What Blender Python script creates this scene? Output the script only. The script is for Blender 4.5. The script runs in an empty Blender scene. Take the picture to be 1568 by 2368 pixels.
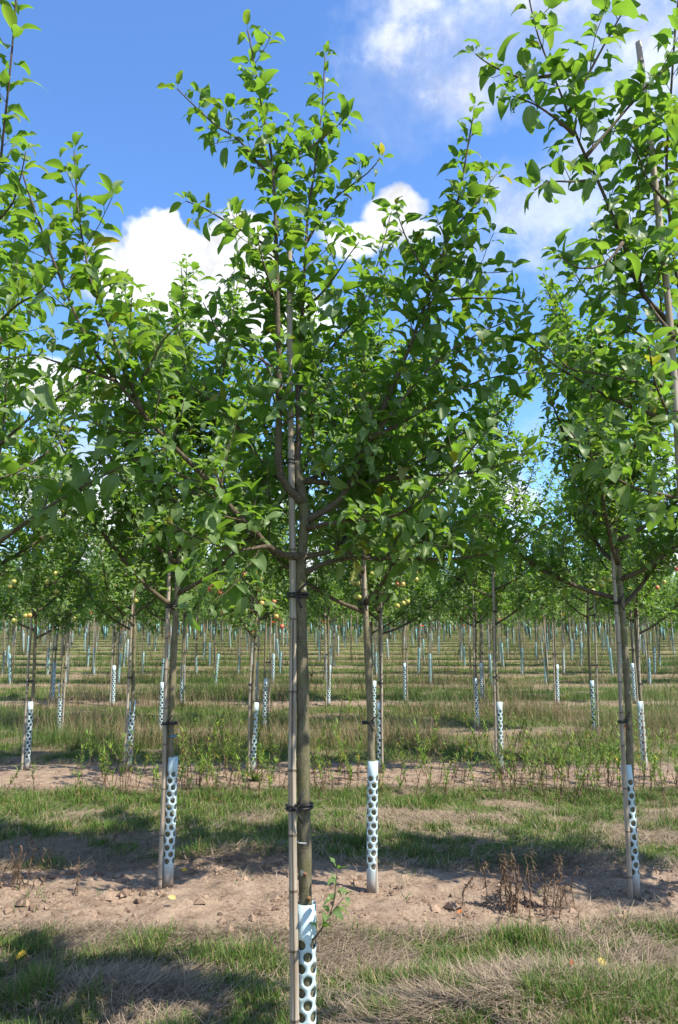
import bpy, math, random
import numpy as np

# ------------------------------------------------------------------ camera, sky, sun
S = bpy.context.scene
COL = S.collection
F_PX, CX, CY = 1806.0, 784.0, 1183.5          # focal length and centre, in a 1568 x 2367 picture
TANP = 0.1548
PITCH = math.atan(TANP)
CAM_H = 1.75
SINP, COSP = math.sin(PITCH), math.cos(PITCH)

cam_d = bpy.data.cameras.new('camera')
cam = bpy.data.objects.new('camera', cam_d)
COL.objects.link(cam)
cam.location = (0, 0, CAM_H)
cam.rotation_euler = (math.radians(90) + PITCH, 0, 0)
cam_d.sensor_fit = 'VERTICAL'
cam_d.sensor_height = 24.0
cam_d.lens = 24.0 * F_PX / 2367.0
cam_d.clip_start = 0.05
cam_d.clip_end = 3000
S.camera = cam

SUN_EL, SUN_AZ = math.radians(52), math.radians(118)      # azimuth from +Y towards +X
S.view_settings.view_transform = 'Standard'
S.view_settings.look = 'None'
S.view_settings.exposure = 1.06
S.view_settings.gamma = 1.0
S.cycles.use_denoising = True
S.cycles.max_bounces = 8
S.cycles.transparent_max_bounces = 8


def ray(px, py):
    u, v = (px - CX) / F_PX, (CY - py) / F_PX
    return np.array((u, COSP - v * SINP, SINP + v * COSP))


def P(px, py, Y):
    """the point on the plane y = Y seen at that place of the picture"""
    d = ray(px, py)
    return np.array((0, 0, CAM_H)) + d * (Y / d[1])


def nodes_of(name):
    m = bpy.data.materials.new(name)
    m.use_nodes = True
    nt = m.node_tree
    nt.nodes.clear()
    return m, nt


class NT:
    """tiny helper for wiring nodes"""
    def __init__(self, nt):
        self.nt = nt

    def n(self, kind, ins=None, **props):
        nd = self.nt.nodes.new(kind)
        for k, v in props.items():
            setattr(nd, k, v)
        for k, v in (ins or {}).items():
            self.put(nd.inputs[k], v)
        return nd

    def put(self, sock, v):
        if isinstance(v, bpy.types.NodeSocket):
            self.nt.links.new(v, sock)
        else:
            sock.default_value = v

    def math(self, op, a, b=0.0, clamp=False):
        nd = self.n('ShaderNodeMath', {0: a, 1: b}, operation=op)
        nd.use_clamp = clamp
        return nd.outputs[0]

    def mix(self, f, a, b):
        nd = self.n('ShaderNodeMix', data_type='RGBA')
        self.put(nd.inputs[0], f)
        self.put(nd.inputs[6], a)
        self.put(nd.inputs[7], b)
        return nd.outputs[2]

    def ramp(self, f, stops):
        nd = self.n('ShaderNodeValToRGB', {0: f})
        e = nd.color_ramp.elements
        while len(e) < len(stops):
            e.new(0.5)
        for el, (p, c) in zip(e, stops):
            el.position = p
            el.color = c if len(c) == 4 else (*c, 1)
        return nd.outputs[0]

    def noise(self, vec, scale, detail=4, rough=0.55, **kw):
        nd = self.n('ShaderNodeTexNoise', {'Scale': scale, 'Detail': detail, 'Roughness': rough}, **kw)
        if vec is not None:
            self.put(nd.inputs['Vector'], vec)
        return nd.outputs['Fac']

    def rng(self, v, a, b, c=0.0, d=1.0, smooth=True):
        nd = self.n('ShaderNodeMapRange', {0: v, 1: a, 2: b, 3: c, 4: d})
        nd.interpolation_type = 'SMOOTHSTEP' if smooth else 'LINEAR'
        return nd.outputs[0]


# sky: Nishita plus procedural clouds placed by direction
W = bpy.data.worlds.new('World')
S.world = W
W.use_nodes = True
W.node_tree.nodes.clear()
w = NT(W.node_tree)
sky = w.n('ShaderNodeTexSky', sky_type='NISHITA')
sky.sun_disc = False
sky.sun_elevation = SUN_EL
sky.sun_rotation = SUN_AZ
sky.air_density = 1.0
sky.dust_density = 0.3
sky.ozone_density = 3.5
tc = w.n('ShaderNodeTexCoord')
dirv = tc.outputs['Generated']
warp = w.n('ShaderNodeTexNoise', {'Vector': dirv, 'Scale': 5.0, 'Detail': 5, 'Roughness': 0.6})
wsub = w.n('ShaderNodeVectorMath', {0: warp.outputs['Color'], 1: (0.5, 0.5, 0.5)}, operation='SUBTRACT')


def warped(amount):
    ws = w.n('ShaderNodeVectorMath', {0: wsub.outputs[0], 'Scale': amount}, operation='SCALE')
    return w.n('ShaderNodeVectorMath', {0: dirv, 1: ws.outputs[0]}, operation='ADD').outputs[0]


wd_puffy, wd_wisp = warped(0.13), warped(0.28)


def cloud_lobe(px, py, rx, ry, vec, soft):
    """ellipse round a sky direction (radii in radians) -> 0..1"""
    c = ray(px, py); c = c / np.linalg.norm(c)
    ex = np.cross(c, (0, 0, 1.0)); ex /= np.linalg.norm(ex)
    ey = np.cross(ex, c)
    dx = w.n('ShaderNodeVectorMath', {0: vec, 1: tuple(ex / rx)}, operation='DOT_PRODUCT').outputs['Value']
    dy = w.n('ShaderNodeVectorMath', {0: vec, 1: tuple(ey / ry)}, operation='DOT_PRODUCT').outputs['Value']
    off = float(np.dot(c, ex / rx)), float(np.dot(c, ey / ry))
    a = w.math('POWER', w.math('ABSOLUTE', w.math('SUBTRACT', dx, off[0])), 2)
    b = w.math('POWER', w.math('ABSOLUTE', w.math('SUBTRACT', dy, off[1])), 2)
    front = w.n('ShaderNodeVectorMath', {0: dirv, 1: tuple(c)}, operation='DOT_PRODUCT').outputs['Value']
    f = w.rng(w.math('ADD', a, b), 1.0 + soft, 1.0 - soft)
    return w.math('MULTIPLY', f, w.math('GREATER_THAN', front, 0.2))


def vmax(vals):
    r = vals[0]
    for v in vals[1:]:
        r = w.math('MAXIMUM', r, v)
    return r


puffs = vmax([cloud_lobe(430, 660, 0.112, 0.042, wd_puffy, 0.3), cloud_lobe(375, 600, 0.05, 0.045, wd_puffy, 0.2), cloud_lobe(530, 590, 0.05, 0.045, wd_puffy, 0.25),
              cloud_lobe(940, 480, 0.038, 0.03, wd_puffy, 0.45), cloud_lobe(900, 545, 0.075, 0.022, wd_puffy, 0.5),
              cloud_lobe(560, 720, 0.12, 0.03, wd_puffy, 0.6), cloud_lobe(60, 900, 0.12, 0.025, wd_puffy, 0.5)])
wisp_n = w.rng(w.noise(dirv, 9.0, 7, 0.62), 0.40, 0.66)
wisps = vmax([w.math('MULTIPLY', cloud_lobe(1330, 40, 0.22, 0.09, wd_wisp, 0.8), w.math('ADD', w.math('MULTIPLY', wisp_n, 0.5), 0.22)),
              w.math('MULTIPLY', cloud_lobe(1000, 90, 0.11, 0.07, wd_wisp, 0.9), w.math('MULTIPLY', wisp_n, 0.8)),
              w.math('MULTIPLY', cloud_lobe(1300, 560, 0.13, 0.07, wd_wisp, 0.9), w.math('MULTIPLY', wisp_n, 0.5)),
              w.math('MULTIPLY', cloud_lobe(1500, 300, 0.10, 0.09, wd_wisp, 0.9), w.math('ADD', w.math('MULTIPLY', wisp_n, 0.35), 0.12))])
elev = w.n('ShaderNodeSeparateXYZ', {0: dirv}).outputs[2]
low_n = w.rng(w.noise(wd_puffy, 6.0, 6, 0.6), 0.44, 0.58)
low = w.math('MULTIPLY', low_n, w.rng(elev, 0.30, 0.14))
back_n = w.math('MULTIPLY', w.rng(w.noise(wd_puffy, 2.2, 6, 0.6), 0.5, 0.6), w.rng(w.n('ShaderNodeSeparateXYZ', {0: dirv}).outputs[1], 0.3, -0.1))
cover = vmax([puffs, wisps, low, w.math('MULTIPLY', back_n, 0.9)])
shade_c = w.rng(w.noise(wd_wisp, 7.0, 5, 0.6), 0.28, 0.68, 2.6, 5.0)
white = w.n('ShaderNodeVectorMath', {0: (0.97, 0.99, 1.03), 'Scale': shade_c}, operation='SCALE').outputs[0]
tint = w.n('ShaderNodeMix', data_type='RGBA', blend_type='MULTIPLY')
w.put(tint.inputs[0], 1.0)
w.put(tint.inputs[6], sky.outputs[0])
w.put(tint.inputs[7], (0.60, 0.79, 1.0, 1))
skyc = w.mix(cover, tint.outputs[2], white)
bg = w.n('ShaderNodeBackground', {0: skyc, 1: 0.15})
out = w.n('ShaderNodeOutputWorld', {0: bg.outputs[0]})

sun_d = bpy.data.lights.new('sun', 'SUN')
sun_d.energy = 4.7
sun_d.angle = math.radians(0.53)
sun_d.color = (1.0, 0.925, 0.79)
sun = bpy.data.objects.new('sun', sun_d)
COL.objects.link(sun)
sun.rotation_euler = (math.radians(90) - SUN_EL, 0, math.pi - SUN_AZ)
sun.location = (20, 5, 30)

# ------------------------------------------------------------------ helpers
rnd = random.Random(11)
nrg = np.random.default_rng(7)


def tag(o, label=None, cat=None, group=None, kind=None):
    if label: o['label'] = label
    if cat: o['category'] = cat
    if group: o['group'] = group
    if kind: o['kind'] = kind
    return o


class MB:
    """collects vertices, quads, triangles and one colour attribute into one mesh"""
    def __init__(self):
        self.v, self.q, self.t, self.c, self.n = [], [], [], [], 0

    def add(self, verts, quads=None, tris=None, col=(0.5, 0.5, 0.5)):
        verts = np.asarray(verts, float).reshape(-1, 3)
        k = len(verts)
        if quads is not None and len(quads): self.q.append(np.asarray(quads, int).reshape(-1, 4) + self.n)
        if tris is not None and len(tris): self.t.append(np.asarray(tris, int).reshape(-1, 3) + self.n)
        col = np.asarray(col, float)
        self.c.append(np.broadcast_to(col, (k, 3)) if col.ndim == 1 else col)
        self.v.append(verts)
        self.n += k

    def tube(self, pts, radii, sides=6, col=(0.5, 0.5, 0.5), cap=True):
        pts = np.asarray(pts, float)
        n = len(pts)
        radii = np.broadcast_to(np.asarray(radii, float), (n,))
        tang = np.gradient(pts, axis=0)
        tang /= np.linalg.norm(tang, axis=1)[:, None] + 1e-9
        ref = np.array((1.0, 0, 0)) if abs(tang[:, 0]).mean() < 0.8 else np.array((0, 0, 1.0))
        a = np.cross(tang, ref); a /= np.linalg.norm(a, axis=1)[:, None] + 1e-9
        b = np.cross(tang, a)
        th = np.linspace(0, 2 * math.pi, sides, endpoint=False)
        ring = np.cos(th)[None, :, None] * a[:, None, :] + np.sin(th)[None, :, None] * b[:, None, :]
        vs = (pts[:, None, :] + ring * radii[:, None, None]).reshape(-1, 3)
        i = np.arange(n - 1)[:, None] * sides
        j = np.arange(sides)[None, :]
        jn = (j + 1) % sides
        q = np.stack((i + j, i + jn, i + sides + jn, i + sides + j), -1).reshape(-1, 4)
        tr = []
        if cap:
            vs = np.vstack((vs, pts[0], pts[-1]))
            for k in range(sides):
                k2 = (k + 1) % sides
                tr.append((n * sides, k2, k))
                tr.append((n * sides + 1, (n - 1) * sides + k, (n - 1) * sides + k2))
        self.add(vs, q, tr, col)

    def mesh(self, name, mat, smooth=True):
        me = bpy.data.meshes.new(name)
        v = np.vstack(self.v) if self.v else np.zeros((0, 3))
        q = np.vstack(self.q) if self.q else np.zeros((0, 4), int)
        t = np.vstack(self.t) if self.t else np.zeros((0, 3), int)
        me.vertices.add(len(v))
        me.vertices.foreach_set('co', v.astype(np.float32).ravel())
        me.loops.add(q.size + t.size)
        me.loops.foreach_set('vertex_index', np.concatenate((q.ravel(), t.ravel())).astype(np.int32))
        me.polygons.add(len(q) + len(t))
        starts = np.concatenate((np.arange(len(q)) * 4, q.size + np.arange(len(t)) * 3)).astype(np.int32)
        me.polygons.foreach_set('loop_start', starts)
        me.polygons.foreach_set('use_smooth', np.full(len(starts), smooth))
        at = me.color_attributes.new('tint', 'FLOAT_COLOR', 'POINT')
        c = np.vstack(self.c) if self.c else np.zeros((0, 3))
        at.data.foreach_set('color', np.hstack((c, np.ones((len(c), 1)))).astype(np.float32).ravel())
        me.materials.append(mat)
        me.update(calc_edges=True)
        me.validate()
        return me

    def build(self, name, mat, parent=None, smooth=True):
        return link(name, self.mesh(name, mat, smooth), parent)


def link(name, data, parent=None, loc=(0, 0, 0)):
    o = bpy.data.objects.new(name, data)
    COL.objects.link(o)
    o.location = loc
    o.parent = parent
    return o


def copy_tree(o, parent=None):
    c = o.copy()
    COL.objects.link(c)
    c.parent = parent
    for ch in list(o.children):
        copy_tree(ch, c)
    return c


def vnoise(x, y, seed=0):
    """smooth 2-D value noise, 0..1"""
    x = np.asarray(x, float); y = np.asarray(y, float)
    xi, yi = np.floor(x).astype(np.int64), np.floor(y).astype(np.int64)
    fx, fy = x - xi, y - yi
    fx, fy = fx * fx * (3 - 2 * fx), fy * fy * (3 - 2 * fy)

    def h(a, b):
        n = (a * 374761393 + b * 668265263 + seed * 1442695041) & 0xFFFFFFFF
        n = ((n ^ (n >> 13)) * 1274126177) & 0xFFFFFFFF
        return ((n ^ (n >> 16)) & 0xFFFF) / 65535.0
    return (h(xi, yi) * (1 - fx) + h(xi + 1, yi) * fx) * (1 - fy) + (h(xi, yi + 1) * (1 - fx) + h(xi + 1, yi + 1) * fx) * fy


def fbm(x, y, seed=0, oct=4):
    r, a, s = 0, 0.5, 0
    for k in range(oct):
        r = r + a * vnoise(x * 2 ** k, y * 2 ** k, seed + k * 17)
        s += a
        a *= 0.55
    return r / s


def sstep(a, b, x):
    t = np.clip((np.asarray(x, float) - a) / (b - a), 0, 1)
    return t * t * (3 - 2 * t)


# ------------------------------------------------------------------ the lie of the land
ROWS = [3.1, 5.6, 10.15, 13.8, 17.6] + [21.4 + 3.05 * k for k in range(25)]


def lie(y):
    y = np.asarray(y, float)
    t = np.clip(y - 10.5, 0, 85)
    return 0.036 * t * t / (t + 1.5)


def zones(x, y):
    """weights of bare soil, of green grass and of dry straw"""
    x = np.asarray(x, float); y = np.asarray(y, float)
    wob = (fbm(x * 0.9, y * 0.9, 3) - 0.5) * 0.55
    soil = np.zeros_like(x + y)
    for k, r in enumerate(ROWS):
        half = (0.35, 0.60, 0.85, 0.4, 0.45)[k] if k < 5 else 0.45
        strength = (0.4, 1.0, 1.0, 0.75, 0.95)[k] if k < 5 else 0.7
        soil = np.maximum(soil, strength * sstep(half + 0.28, half - 0.18, np.abs(y - r + wob)))
    soil = np.clip(soil * (0.75 + 0.5 * fbm(x * 2.2, y * 2.2, 12)), 0, 1)
    g = fbm(x * 1.15 + 7, y * 2.0, 21)
    green = sstep(0.29, 0.47, g + 0.25 * (fbm(x * 3.1, y * 3.6, 29) - 0.5)) * (1 - soil) ** 1.5
    edge = sstep(0.05, 0.5, soil) * sstep(0.95, 0.5, soil)
    straw = np.clip((1 - soil) * (1 - 0.75 * green) + 0.7 * edge, 0, 1) * (0.45 + 0.75 * sstep(0.35, 0.65, fbm(x * 1.1, y * 2.3, 41)))
    return soil, green, np.clip(straw, 0, 1)


HEAPS = [(-0.72, 6.35, 0.5, 0.3, 0.10), (0.95, 4.05, 0.6, 0.25, 0.09), (-1.1, 4.05, 0.5, 0.22, 0.06), (0.5, 3.8, 0.5, 0.2, 0.06), (1.6, 6.3, 0.6, 0.3, 0.06)]


def ground_z(x, y):
    x = np.asarray(x, float); y = np.asarray(y, float)
    z = lie(y) + 0.035 * (fbm(x * 0.7, y * 0.7, 5) - 0.5) * sstep(80, 5, y)
    ridge = np.zeros_like(z)
    for r in ROWS[:12]:
        ridge = np.maximum(ridge, np.exp(-((y - r) / 0.5) ** 2))
    z = z + 0.035 * ridge
    z = z + ridge * sstep(22, 4, y) * 0.10 * (fbm(x * 4.5, y * 4.5, 15, 3) - 0.5)
    z = z + sstep(16, 4, y) * 0.03 * (fbm(x * 9, y * 9, 19, 3) - 0.5)
    for (hx, hy, sx, sy, h) in HEAPS:
        z = z + h * np.exp(-((x - hx) / sx) ** 2 - ((y - hy) / sy) ** 2)
    return z


def gz(x, y):
    return float(ground_z(np.array([x]), np.array([y]))[0])


def on_ground(px, py):
    """where the line of sight through that place of the picture meets the ground"""
    d = ray(px, py)
    Y = 3.0
    for _ in range(4000):
        z = CAM_H + d[2] / d[1] * Y
        if z <= float(lie(Y)):
            break
        Y += 0.02
    x = d[0] / d[1] * Y
    return x, Y


# ------------------------------------------------------------------ materials
def leaf_material(name, top, mid, under, trans, twt=0.42, gloss=0.45, rough=0.42):
    m, nt = nodes_of(name)
    h = NT(nt)
    at = h.n('ShaderNodeAttribute', attribute_name='tint')
    sep = h.n('ShaderNodeSeparateColor', {0: at.outputs['Color']})
    geo = h.n('ShaderNodeNewGeometry')
    tcn = h.n('ShaderNodeTexCoord')
    nz = h.noise(tcn.outputs['Object'], 55.0, 3)
    c = h.mix(sep.outputs[0], (*top, 1), (*mid, 1))
    c = h.mix(h.math('MULTIPLY', h.rng(nz, 0.35, 0.7), 0.35), c, (top[0] * 0.7, top[1] * 0.75, top[2] * 0.7, 1))
    c = h.mix(sep.outputs[1], c, (0.30, 0.25, 0.02, 1))
    spots = h.math('MULTIPLY', h.math('GREATER_THAN', h.noise(tcn.outputs['Object'], 140.0, 1), 0.71), 0.7)
    c = h.mix(spots, c, (0.09, 0.05, 0.015, 1))
    vein = h.math('MULTIPLY', h.rng(sep.outputs[2], 0.12, 0.0), 0.45)
    c = h.mix(vein, c, (0.17, 0.24, 0.08, 1))
    u = h.mix(0.45, c, (*under, 1))
    u = h.mix(vein, u, (0.30, 0.34, 0.2, 1))
    base = h.mix(geo.outputs['Backfacing'], c, u)
    bump = h.n('ShaderNodeBump', {'Height': nz, 'Strength': 0.35, 'Distance': 0.004})
    pr = h.n('ShaderNodeBsdfPrincipled', {'Base Color': base, 'Roughness': rough, 'Specular IOR Level': gloss, 'Normal': bump.outputs[0]})
    tr = h.n('ShaderNodeBsdfTranslucent', {'Color': h.mix(sep.outputs[1], (*trans, 1), (0.55, 0.42, 0.03, 1))})
    mx = h.n('ShaderNodeMixShader', {0: twt, 1: pr.outputs[0], 2: tr.outputs[0]})
    h.n('ShaderNodeOutputMaterial', {0: mx.outputs[0]})
    return m


def simple(name, build):
    m, nt = nodes_of(name)
    h = NT(nt)
    sh = build(h)
    h.n('ShaderNodeOutputMaterial', {0: sh})
    return m


def bark_mat(name, dark, light, moss, scale=1.0):
    def f(h):
        t = h.n('ShaderNodeTexCoord').outputs['Object']
        st = h.n('ShaderNodeMapping', {'Vector': t, 'Scale': (60 * scale, 60 * scale, 16 * scale)}).outputs[0]
        a = h.noise(st, 1.0, 5, 0.6)
        c = h.ramp(a, [(0.3, dark), (0.7, light)])
        big = h.noise(t, 7.0 * scale, 4, 0.6)
        c = h.mix(h.math('MULTIPLY', h.rng(big, 0.42, 0.66), 0.75), c, (*moss, 1))
        ring = h.n('ShaderNodeMapping', {'Vector': t, 'Scale': (8, 8, 160)}).outputs[0]
        c = h.mix(h.math('MULTIPLY', h.rng(h.noise(ring, 1.0, 2), 0.55, 0.72), 0.6), c, (*light, 1))
        vo = h.n('ShaderNodeTexVoronoi', {'Vector': h.n('ShaderNodeMapping', {'Vector': t, 'Scale': (120, 120, 190)}).outputs[0], 'Scale': 1.0})
        dots = h.math('LESS_THAN', vo.outputs['Distance'], 0.2)
        c = h.mix(h.math('MULTIPLY', dots, 0.55), c, (0.33, 0.30, 0.22, 1))
        lich = h.math('GREATER_THAN', h.noise(t, 19.0, 3, 0.5), 0.72)
        c = h.mix(h.math('MULTIPLY', lich, 0.85), c, (0.36, 0.38, 0.34, 1))
        b = h.n('ShaderNodeBump', {'Height': a, 'Strength': 0.5, 'Distance': 0.004})
        return h.n('ShaderNodeBsdfPrincipled', {'Base Color': c, 'Roughness': 0.8, 'Specular IOR Level': 0.25, 'Normal': b.outputs[0]}).outputs[0]
    return simple(name, f)


def tinted(name, rough=0.85, trans=0.0, spec=0.2, noise=0.25):
    """takes its colour straight from the per-piece colour attribute"""
    def f(h):
        c = h.n('ShaderNodeAttribute', attribute_name='tint').outputs['Color']
        nz = h.noise(h.n('ShaderNodeTexCoord').outputs['Object'], 40.0, 3)
        c = h.mix(h.math('MULTIPLY', nz, noise), c, (0.04, 0.03, 0.02, 1))
        p = h.n('ShaderNodeBsdfPrincipled', {'Base Color': c, 'Roughness': rough, 'Specular IOR Level': spec}).outputs[0]
        if trans:
            t = h.n('ShaderNodeBsdfTranslucent', {'Color': c}).outputs[0]
            p = h.n('ShaderNodeMixShader', {0: trans, 1: p, 2: t}).outputs[0]
        return p
    return simple(name, f)


M_LEAF = leaf_material('apple_leaf', (0.040, 0.105, 0.021), (0.080, 0.160, 0.028), (0.21, 0.28, 0.13), (0.23, 0.43, 0.035), 0.44, 0.36, 0.44)
M_BARK = bark_mat('apple_bark', (0.078, 0.065, 0.042), (0.235, 0.205, 0.135), (0.15, 0.145, 0.06))
M_BARK_MOSSY_SHADED = bark_mat('mossy_shaded_apple_bark', (0.050, 0.043, 0.028), (0.155, 0.135, 0.088), (0.10, 0.10, 0.038))  # mossy bark of the front trunks, darkened overall to paint in crown shade
M_LIMB = bark_mat('limb_bark', (0.040, 0.028, 0.018), (0.115, 0.085, 0.06), (0.09, 0.08, 0.04), 1.4)


def f_bamboo(h):
    t = h.n('ShaderNodeTexCoord').outputs['Object']
    at = h.n('ShaderNodeSeparateColor', {0: h.n('ShaderNodeAttribute', attribute_name='tint').outputs['Color']})
    st = h.n('ShaderNodeMapping', {'Vector': t, 'Scale': (75, 75, 3)}).outputs[0]
    a = h.noise(st, 1.0, 5, 0.6)
    c = h.ramp(a, [(0.25, (0.14, 0.11, 0.08)), (0.5, (0.31, 0.265, 0.21)), (0.8, (0.46, 0.42, 0.36))])
    c = h.mix(h.math('MULTIPLY', h.rng(h.noise(t, 5.0, 4), 0.45, 0.7), 0.6), c, (0.30, 0.22, 0.16, 1))
    c = h.mix(at.outputs[0], c, (0.07, 0.05, 0.035, 1))          # the dark line under each joint
    c = h.mix(at.outputs[1], c, (0.012, 0.010, 0.008, 1))        # drying cracks
    b = h.n('ShaderNodeBump', {'Height': a, 'Strength': 0.35, 'Distance': 0.003})
    return h.n('ShaderNodeBsdfPrincipled', {'Base Color': c, 'Roughness': 0.6, 'Specular IOR Level': 0.3, 'Normal': b.outputs[0]}).outputs[0]


M_BAMBOO = simple('weathered_bamboo', f_bamboo)


def guard_mat(name, colr, dirt):
    def f(h):
        t = h.n('ShaderNodeTexCoord').outputs['Object']
        z = h.n('ShaderNodeSeparateXYZ', {0: t}).outputs[2]
        nz = h.noise(h.n('ShaderNodeMapping', {'Vector': t, 'Scale': (18, 18, 5)}).outputs[0], 1.0, 5, 0.65)
        c = h.mix(h.math('MULTIPLY', h.rng(nz, 0.42, 0.7), 0.6), (*colr, 1), (*[x * 0.75 for x in colr], 1))
        mud = h.math('MULTIPLY', h.rng(h.math('ADD', z, h.math('MULTIPLY', nz, -0.12)), 0.16, -0.03), dirt)
        c = h.mix(mud, c, (0.30, 0.22, 0.16, 1))
        p = h.n('ShaderNodeBsdfPrincipled', {'Base Color': c, 'Roughness': 0.45, 'Specular IOR Level': 0.4}).outputs[0]
        tr = h.n('ShaderNodeBsdfTranslucent', {'Color': c}).outputs[0]
        return h.n('ShaderNodeMixShader', {0: 0.18, 1: p, 2: tr}).outputs[0]
    return simple(name, f)


M_GUARD = guard_mat('pale_blue_plastic', (0.52, 0.655, 0.69), 0.85)
M_GUARD_TEAL = guard_mat('turquoise_plastic', (0.33, 0.53, 0.55), 0.5)
M_TIE = simple('black_rubber', lambda h: h.n('ShaderNodeBsdfPrincipled', {'Base Color': h.mix(h.noise(h.n('ShaderNodeTexCoord').outputs['Object'], 60.0), (0.008, 0.008, 0.009, 1), (0.022, 0.021, 0.02, 1)), 'Roughness': 0.55}).outputs[0])
M_TINT = tinted('coloured_by_piece')
M_GRASS = tinted('grass_blade', 0.6, 0.3, 0.3, 0.1)
M_STRAW = tinted('dry_straw', 0.8, 0.12, 0.2, 0.15)


def f_apple(h):
    t = h.n('ShaderNodeTexCoord').outputs['Object']
    a = h.n('ShaderNodeAttribute', attribute_name='tint').outputs['Color']
    blush = h.n('ShaderNodeSeparateColor', {0: a}).outputs[0]
    nz = h.noise(h.n('ShaderNodeMapping', {'Vector': t, 'Scale': (45, 45, 14)}).outputs[0], 1.0, 4)
    side = h.noise(t, 14.0, 2)
    k = h.math('ADD', h.math('MULTIPLY', h.math('ADD', nz, side), 0.55), h.math('SUBTRACT', blush, 0.62), True)
    c = h.ramp(k, [(0.25, (0.36, 0.34, 0.08)), (0.5, (0.50, 0.27, 0.09)), (0.75, (0.50, 0.12, 0.08))])
    return h.n('ShaderNodeBsdfPrincipled', {'Base Color': c, 'Roughness': 0.35, 'Specular IOR Level': 0.5}).outputs[0]


M_APPLE = simple('apple_skin', f_apple)


def f_ground(h):
    t = h.n('ShaderNodeTexCoord').outputs['Object']
    at = h.n('ShaderNodeSeparateColor', {0: h.n('ShaderNodeAttribute', attribute_name='tint').outputs['Color']})
    fine = h.noise(t, 38.0, 6, 0.65)
    mid = h.noise(t, 7.0, 5, 0.6)
    soil = h.ramp(h.math('ADD', h.math('MULTIPLY', fine, 0.5), h.math('MULTIPLY', mid, 0.5)),
                  [(0.34, (0.115, 0.080, 0.058)), (0.5, (0.26, 0.19, 0.14)), (0.66, (0.40, 0.30, 0.23))])
    fib = h.noise(h.n('ShaderNodeMapping', {'Vector': t, 'Scale': (26, 70, 1)}).outputs[0], 1.0, 5, 0.7)
    fib2 = h.noise(h.n('ShaderNodeMapping', {'Vector': t, 'Scale': (80, 22, 1), 'Rotation': (0, 0, 0.5)}).outputs[0], 1.0, 5, 0.7)
    fb = h.math('MULTIPLY', h.math('ADD', fib, fib2), 0.5)
    straw = h.ramp(fb, [(0.36, (0.075, 0.058, 0.03)), (0.5, (0.21, 0.165, 0.10)), (0.64, (0.38, 0.31, 0.21))])
    grass = h.ramp(fb, [(0.36, (0.025, 0.036, 0.009)), (0.5, (0.07, 0.105, 0.022)), (0.66, (0.13, 0.17, 0.04))])
    c = h.mix(h.math('ADD', at.outputs[2], h.math('MULTIPLY', h.math('SUBTRACT', fine, 0.5), 0.6), True), soil, straw)
    c = h.mix(h.math('ADD', at.outputs[1], h.math('MULTIPLY', h.math('SUBTRACT', mid, 0.55), 0.8), True), c, grass)
    hgt = h.math('ADD', h.math('MULTIPLY', fine, 0.6), fb)
    b = h.n('ShaderNodeBump', {'Height': hgt, 'Strength': 0.8, 'Distance': 0.03})
    return h.n('ShaderNodeBsdfPrincipled', {'Base Color': c, 'Roughness': 0.95, 'Specular IOR Level': 0.1, 'Normal': b.outputs[0]}).outputs[0]


M_GROUND = simple('orchard_ground', f_ground)

# ------------------------------------------------------------------ ground sheet
ys = [-14.0]
while ys[-1] < 600:
    y = ys[-1]
    ys.append(y + (0.5 if y < 2.4 else max(0.03, 0.0055 * y) if y < 60 else 0.05 * y))
ys = np.array(ys)
xs_h = [0.0]
while xs_h[-1] < 450:
    x = xs_h[-1]
    xs_h.append(x + (0.035 if x < 3.2 else 0.09 if x < 7 else 0.05 * x))
xs = np.concatenate((-np.array(xs_h)[:0:-1], xs_h))
GX, GY = np.meshgrid(xs, ys)
gx, gy = GX.ravel(), GY.ravel()
so, gr, stw = zones(gx, gy)
mb = MB()
nx, ny = len(xs), len(ys)
ii = (np.arange(ny - 1)[:, None] * nx + np.arange(nx - 1)[None, :]).ravel()
far_green = sstep(22, 45, gy)
gr2 = np.clip(gr + 0.35 * far_green * (1 - so), 0, 1)
mb.add(np.stack((gx, gy, ground_z(gx, gy)), 1), np.stack((ii, ii + 1, ii + nx + 1, ii + nx), 1), None,
       np.stack((so, gr2, stw), 1))
tag(mb.build('ground', M_GROUND), kind='structure')

# ------------------------------------------------------------------ leaves
def leaf_template(kind):
    if kind == 'near':
        t = [-.30, -.02, .07, .22, .42, .62, .80, .92, 1.0]
        wd = [.010, .012, .17, .275, .315, .29, .205, .10, .008]
        vv = [-1, -.5, 0, .5, 1]
    elif kind == 'mid':
        t = [-.28, 0, .28, .62, .86, 1]
        wd = [.012, .016, .29, .30, .17, .01]
        vv = [-1, 0, 1]
    elif kind == 'low':
        t = [-.1, .3, .7, 1]
        wd = [.02, .31, .26, .01]
        vv = [-1, 0, 1]
    else:
        t = [0, .45, 1]
        wd = [.03, .36, .03]
        vv = [-1, 0, 1]
    t, wd, vv = np.array(t), np.array(wd), np.array(vv, float)
    nt_, nv = len(t), len(vv)
    T = np.repeat(t, nv); Wd = np.repeat(wd, nv); V = np.tile(vv, nt_)
    q = []
    for i in range(nt_ - 1):
        for j in range(nv - 1):
            a = i * nv + j
            q.append((a, a + 1, a + nv + 1, a + nv))
    return T, Wd, V, np.array(q), nt_, nv


LT = {k: leaf_template(k) for k in ('near', 'mid', 'low', 'far')}


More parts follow.
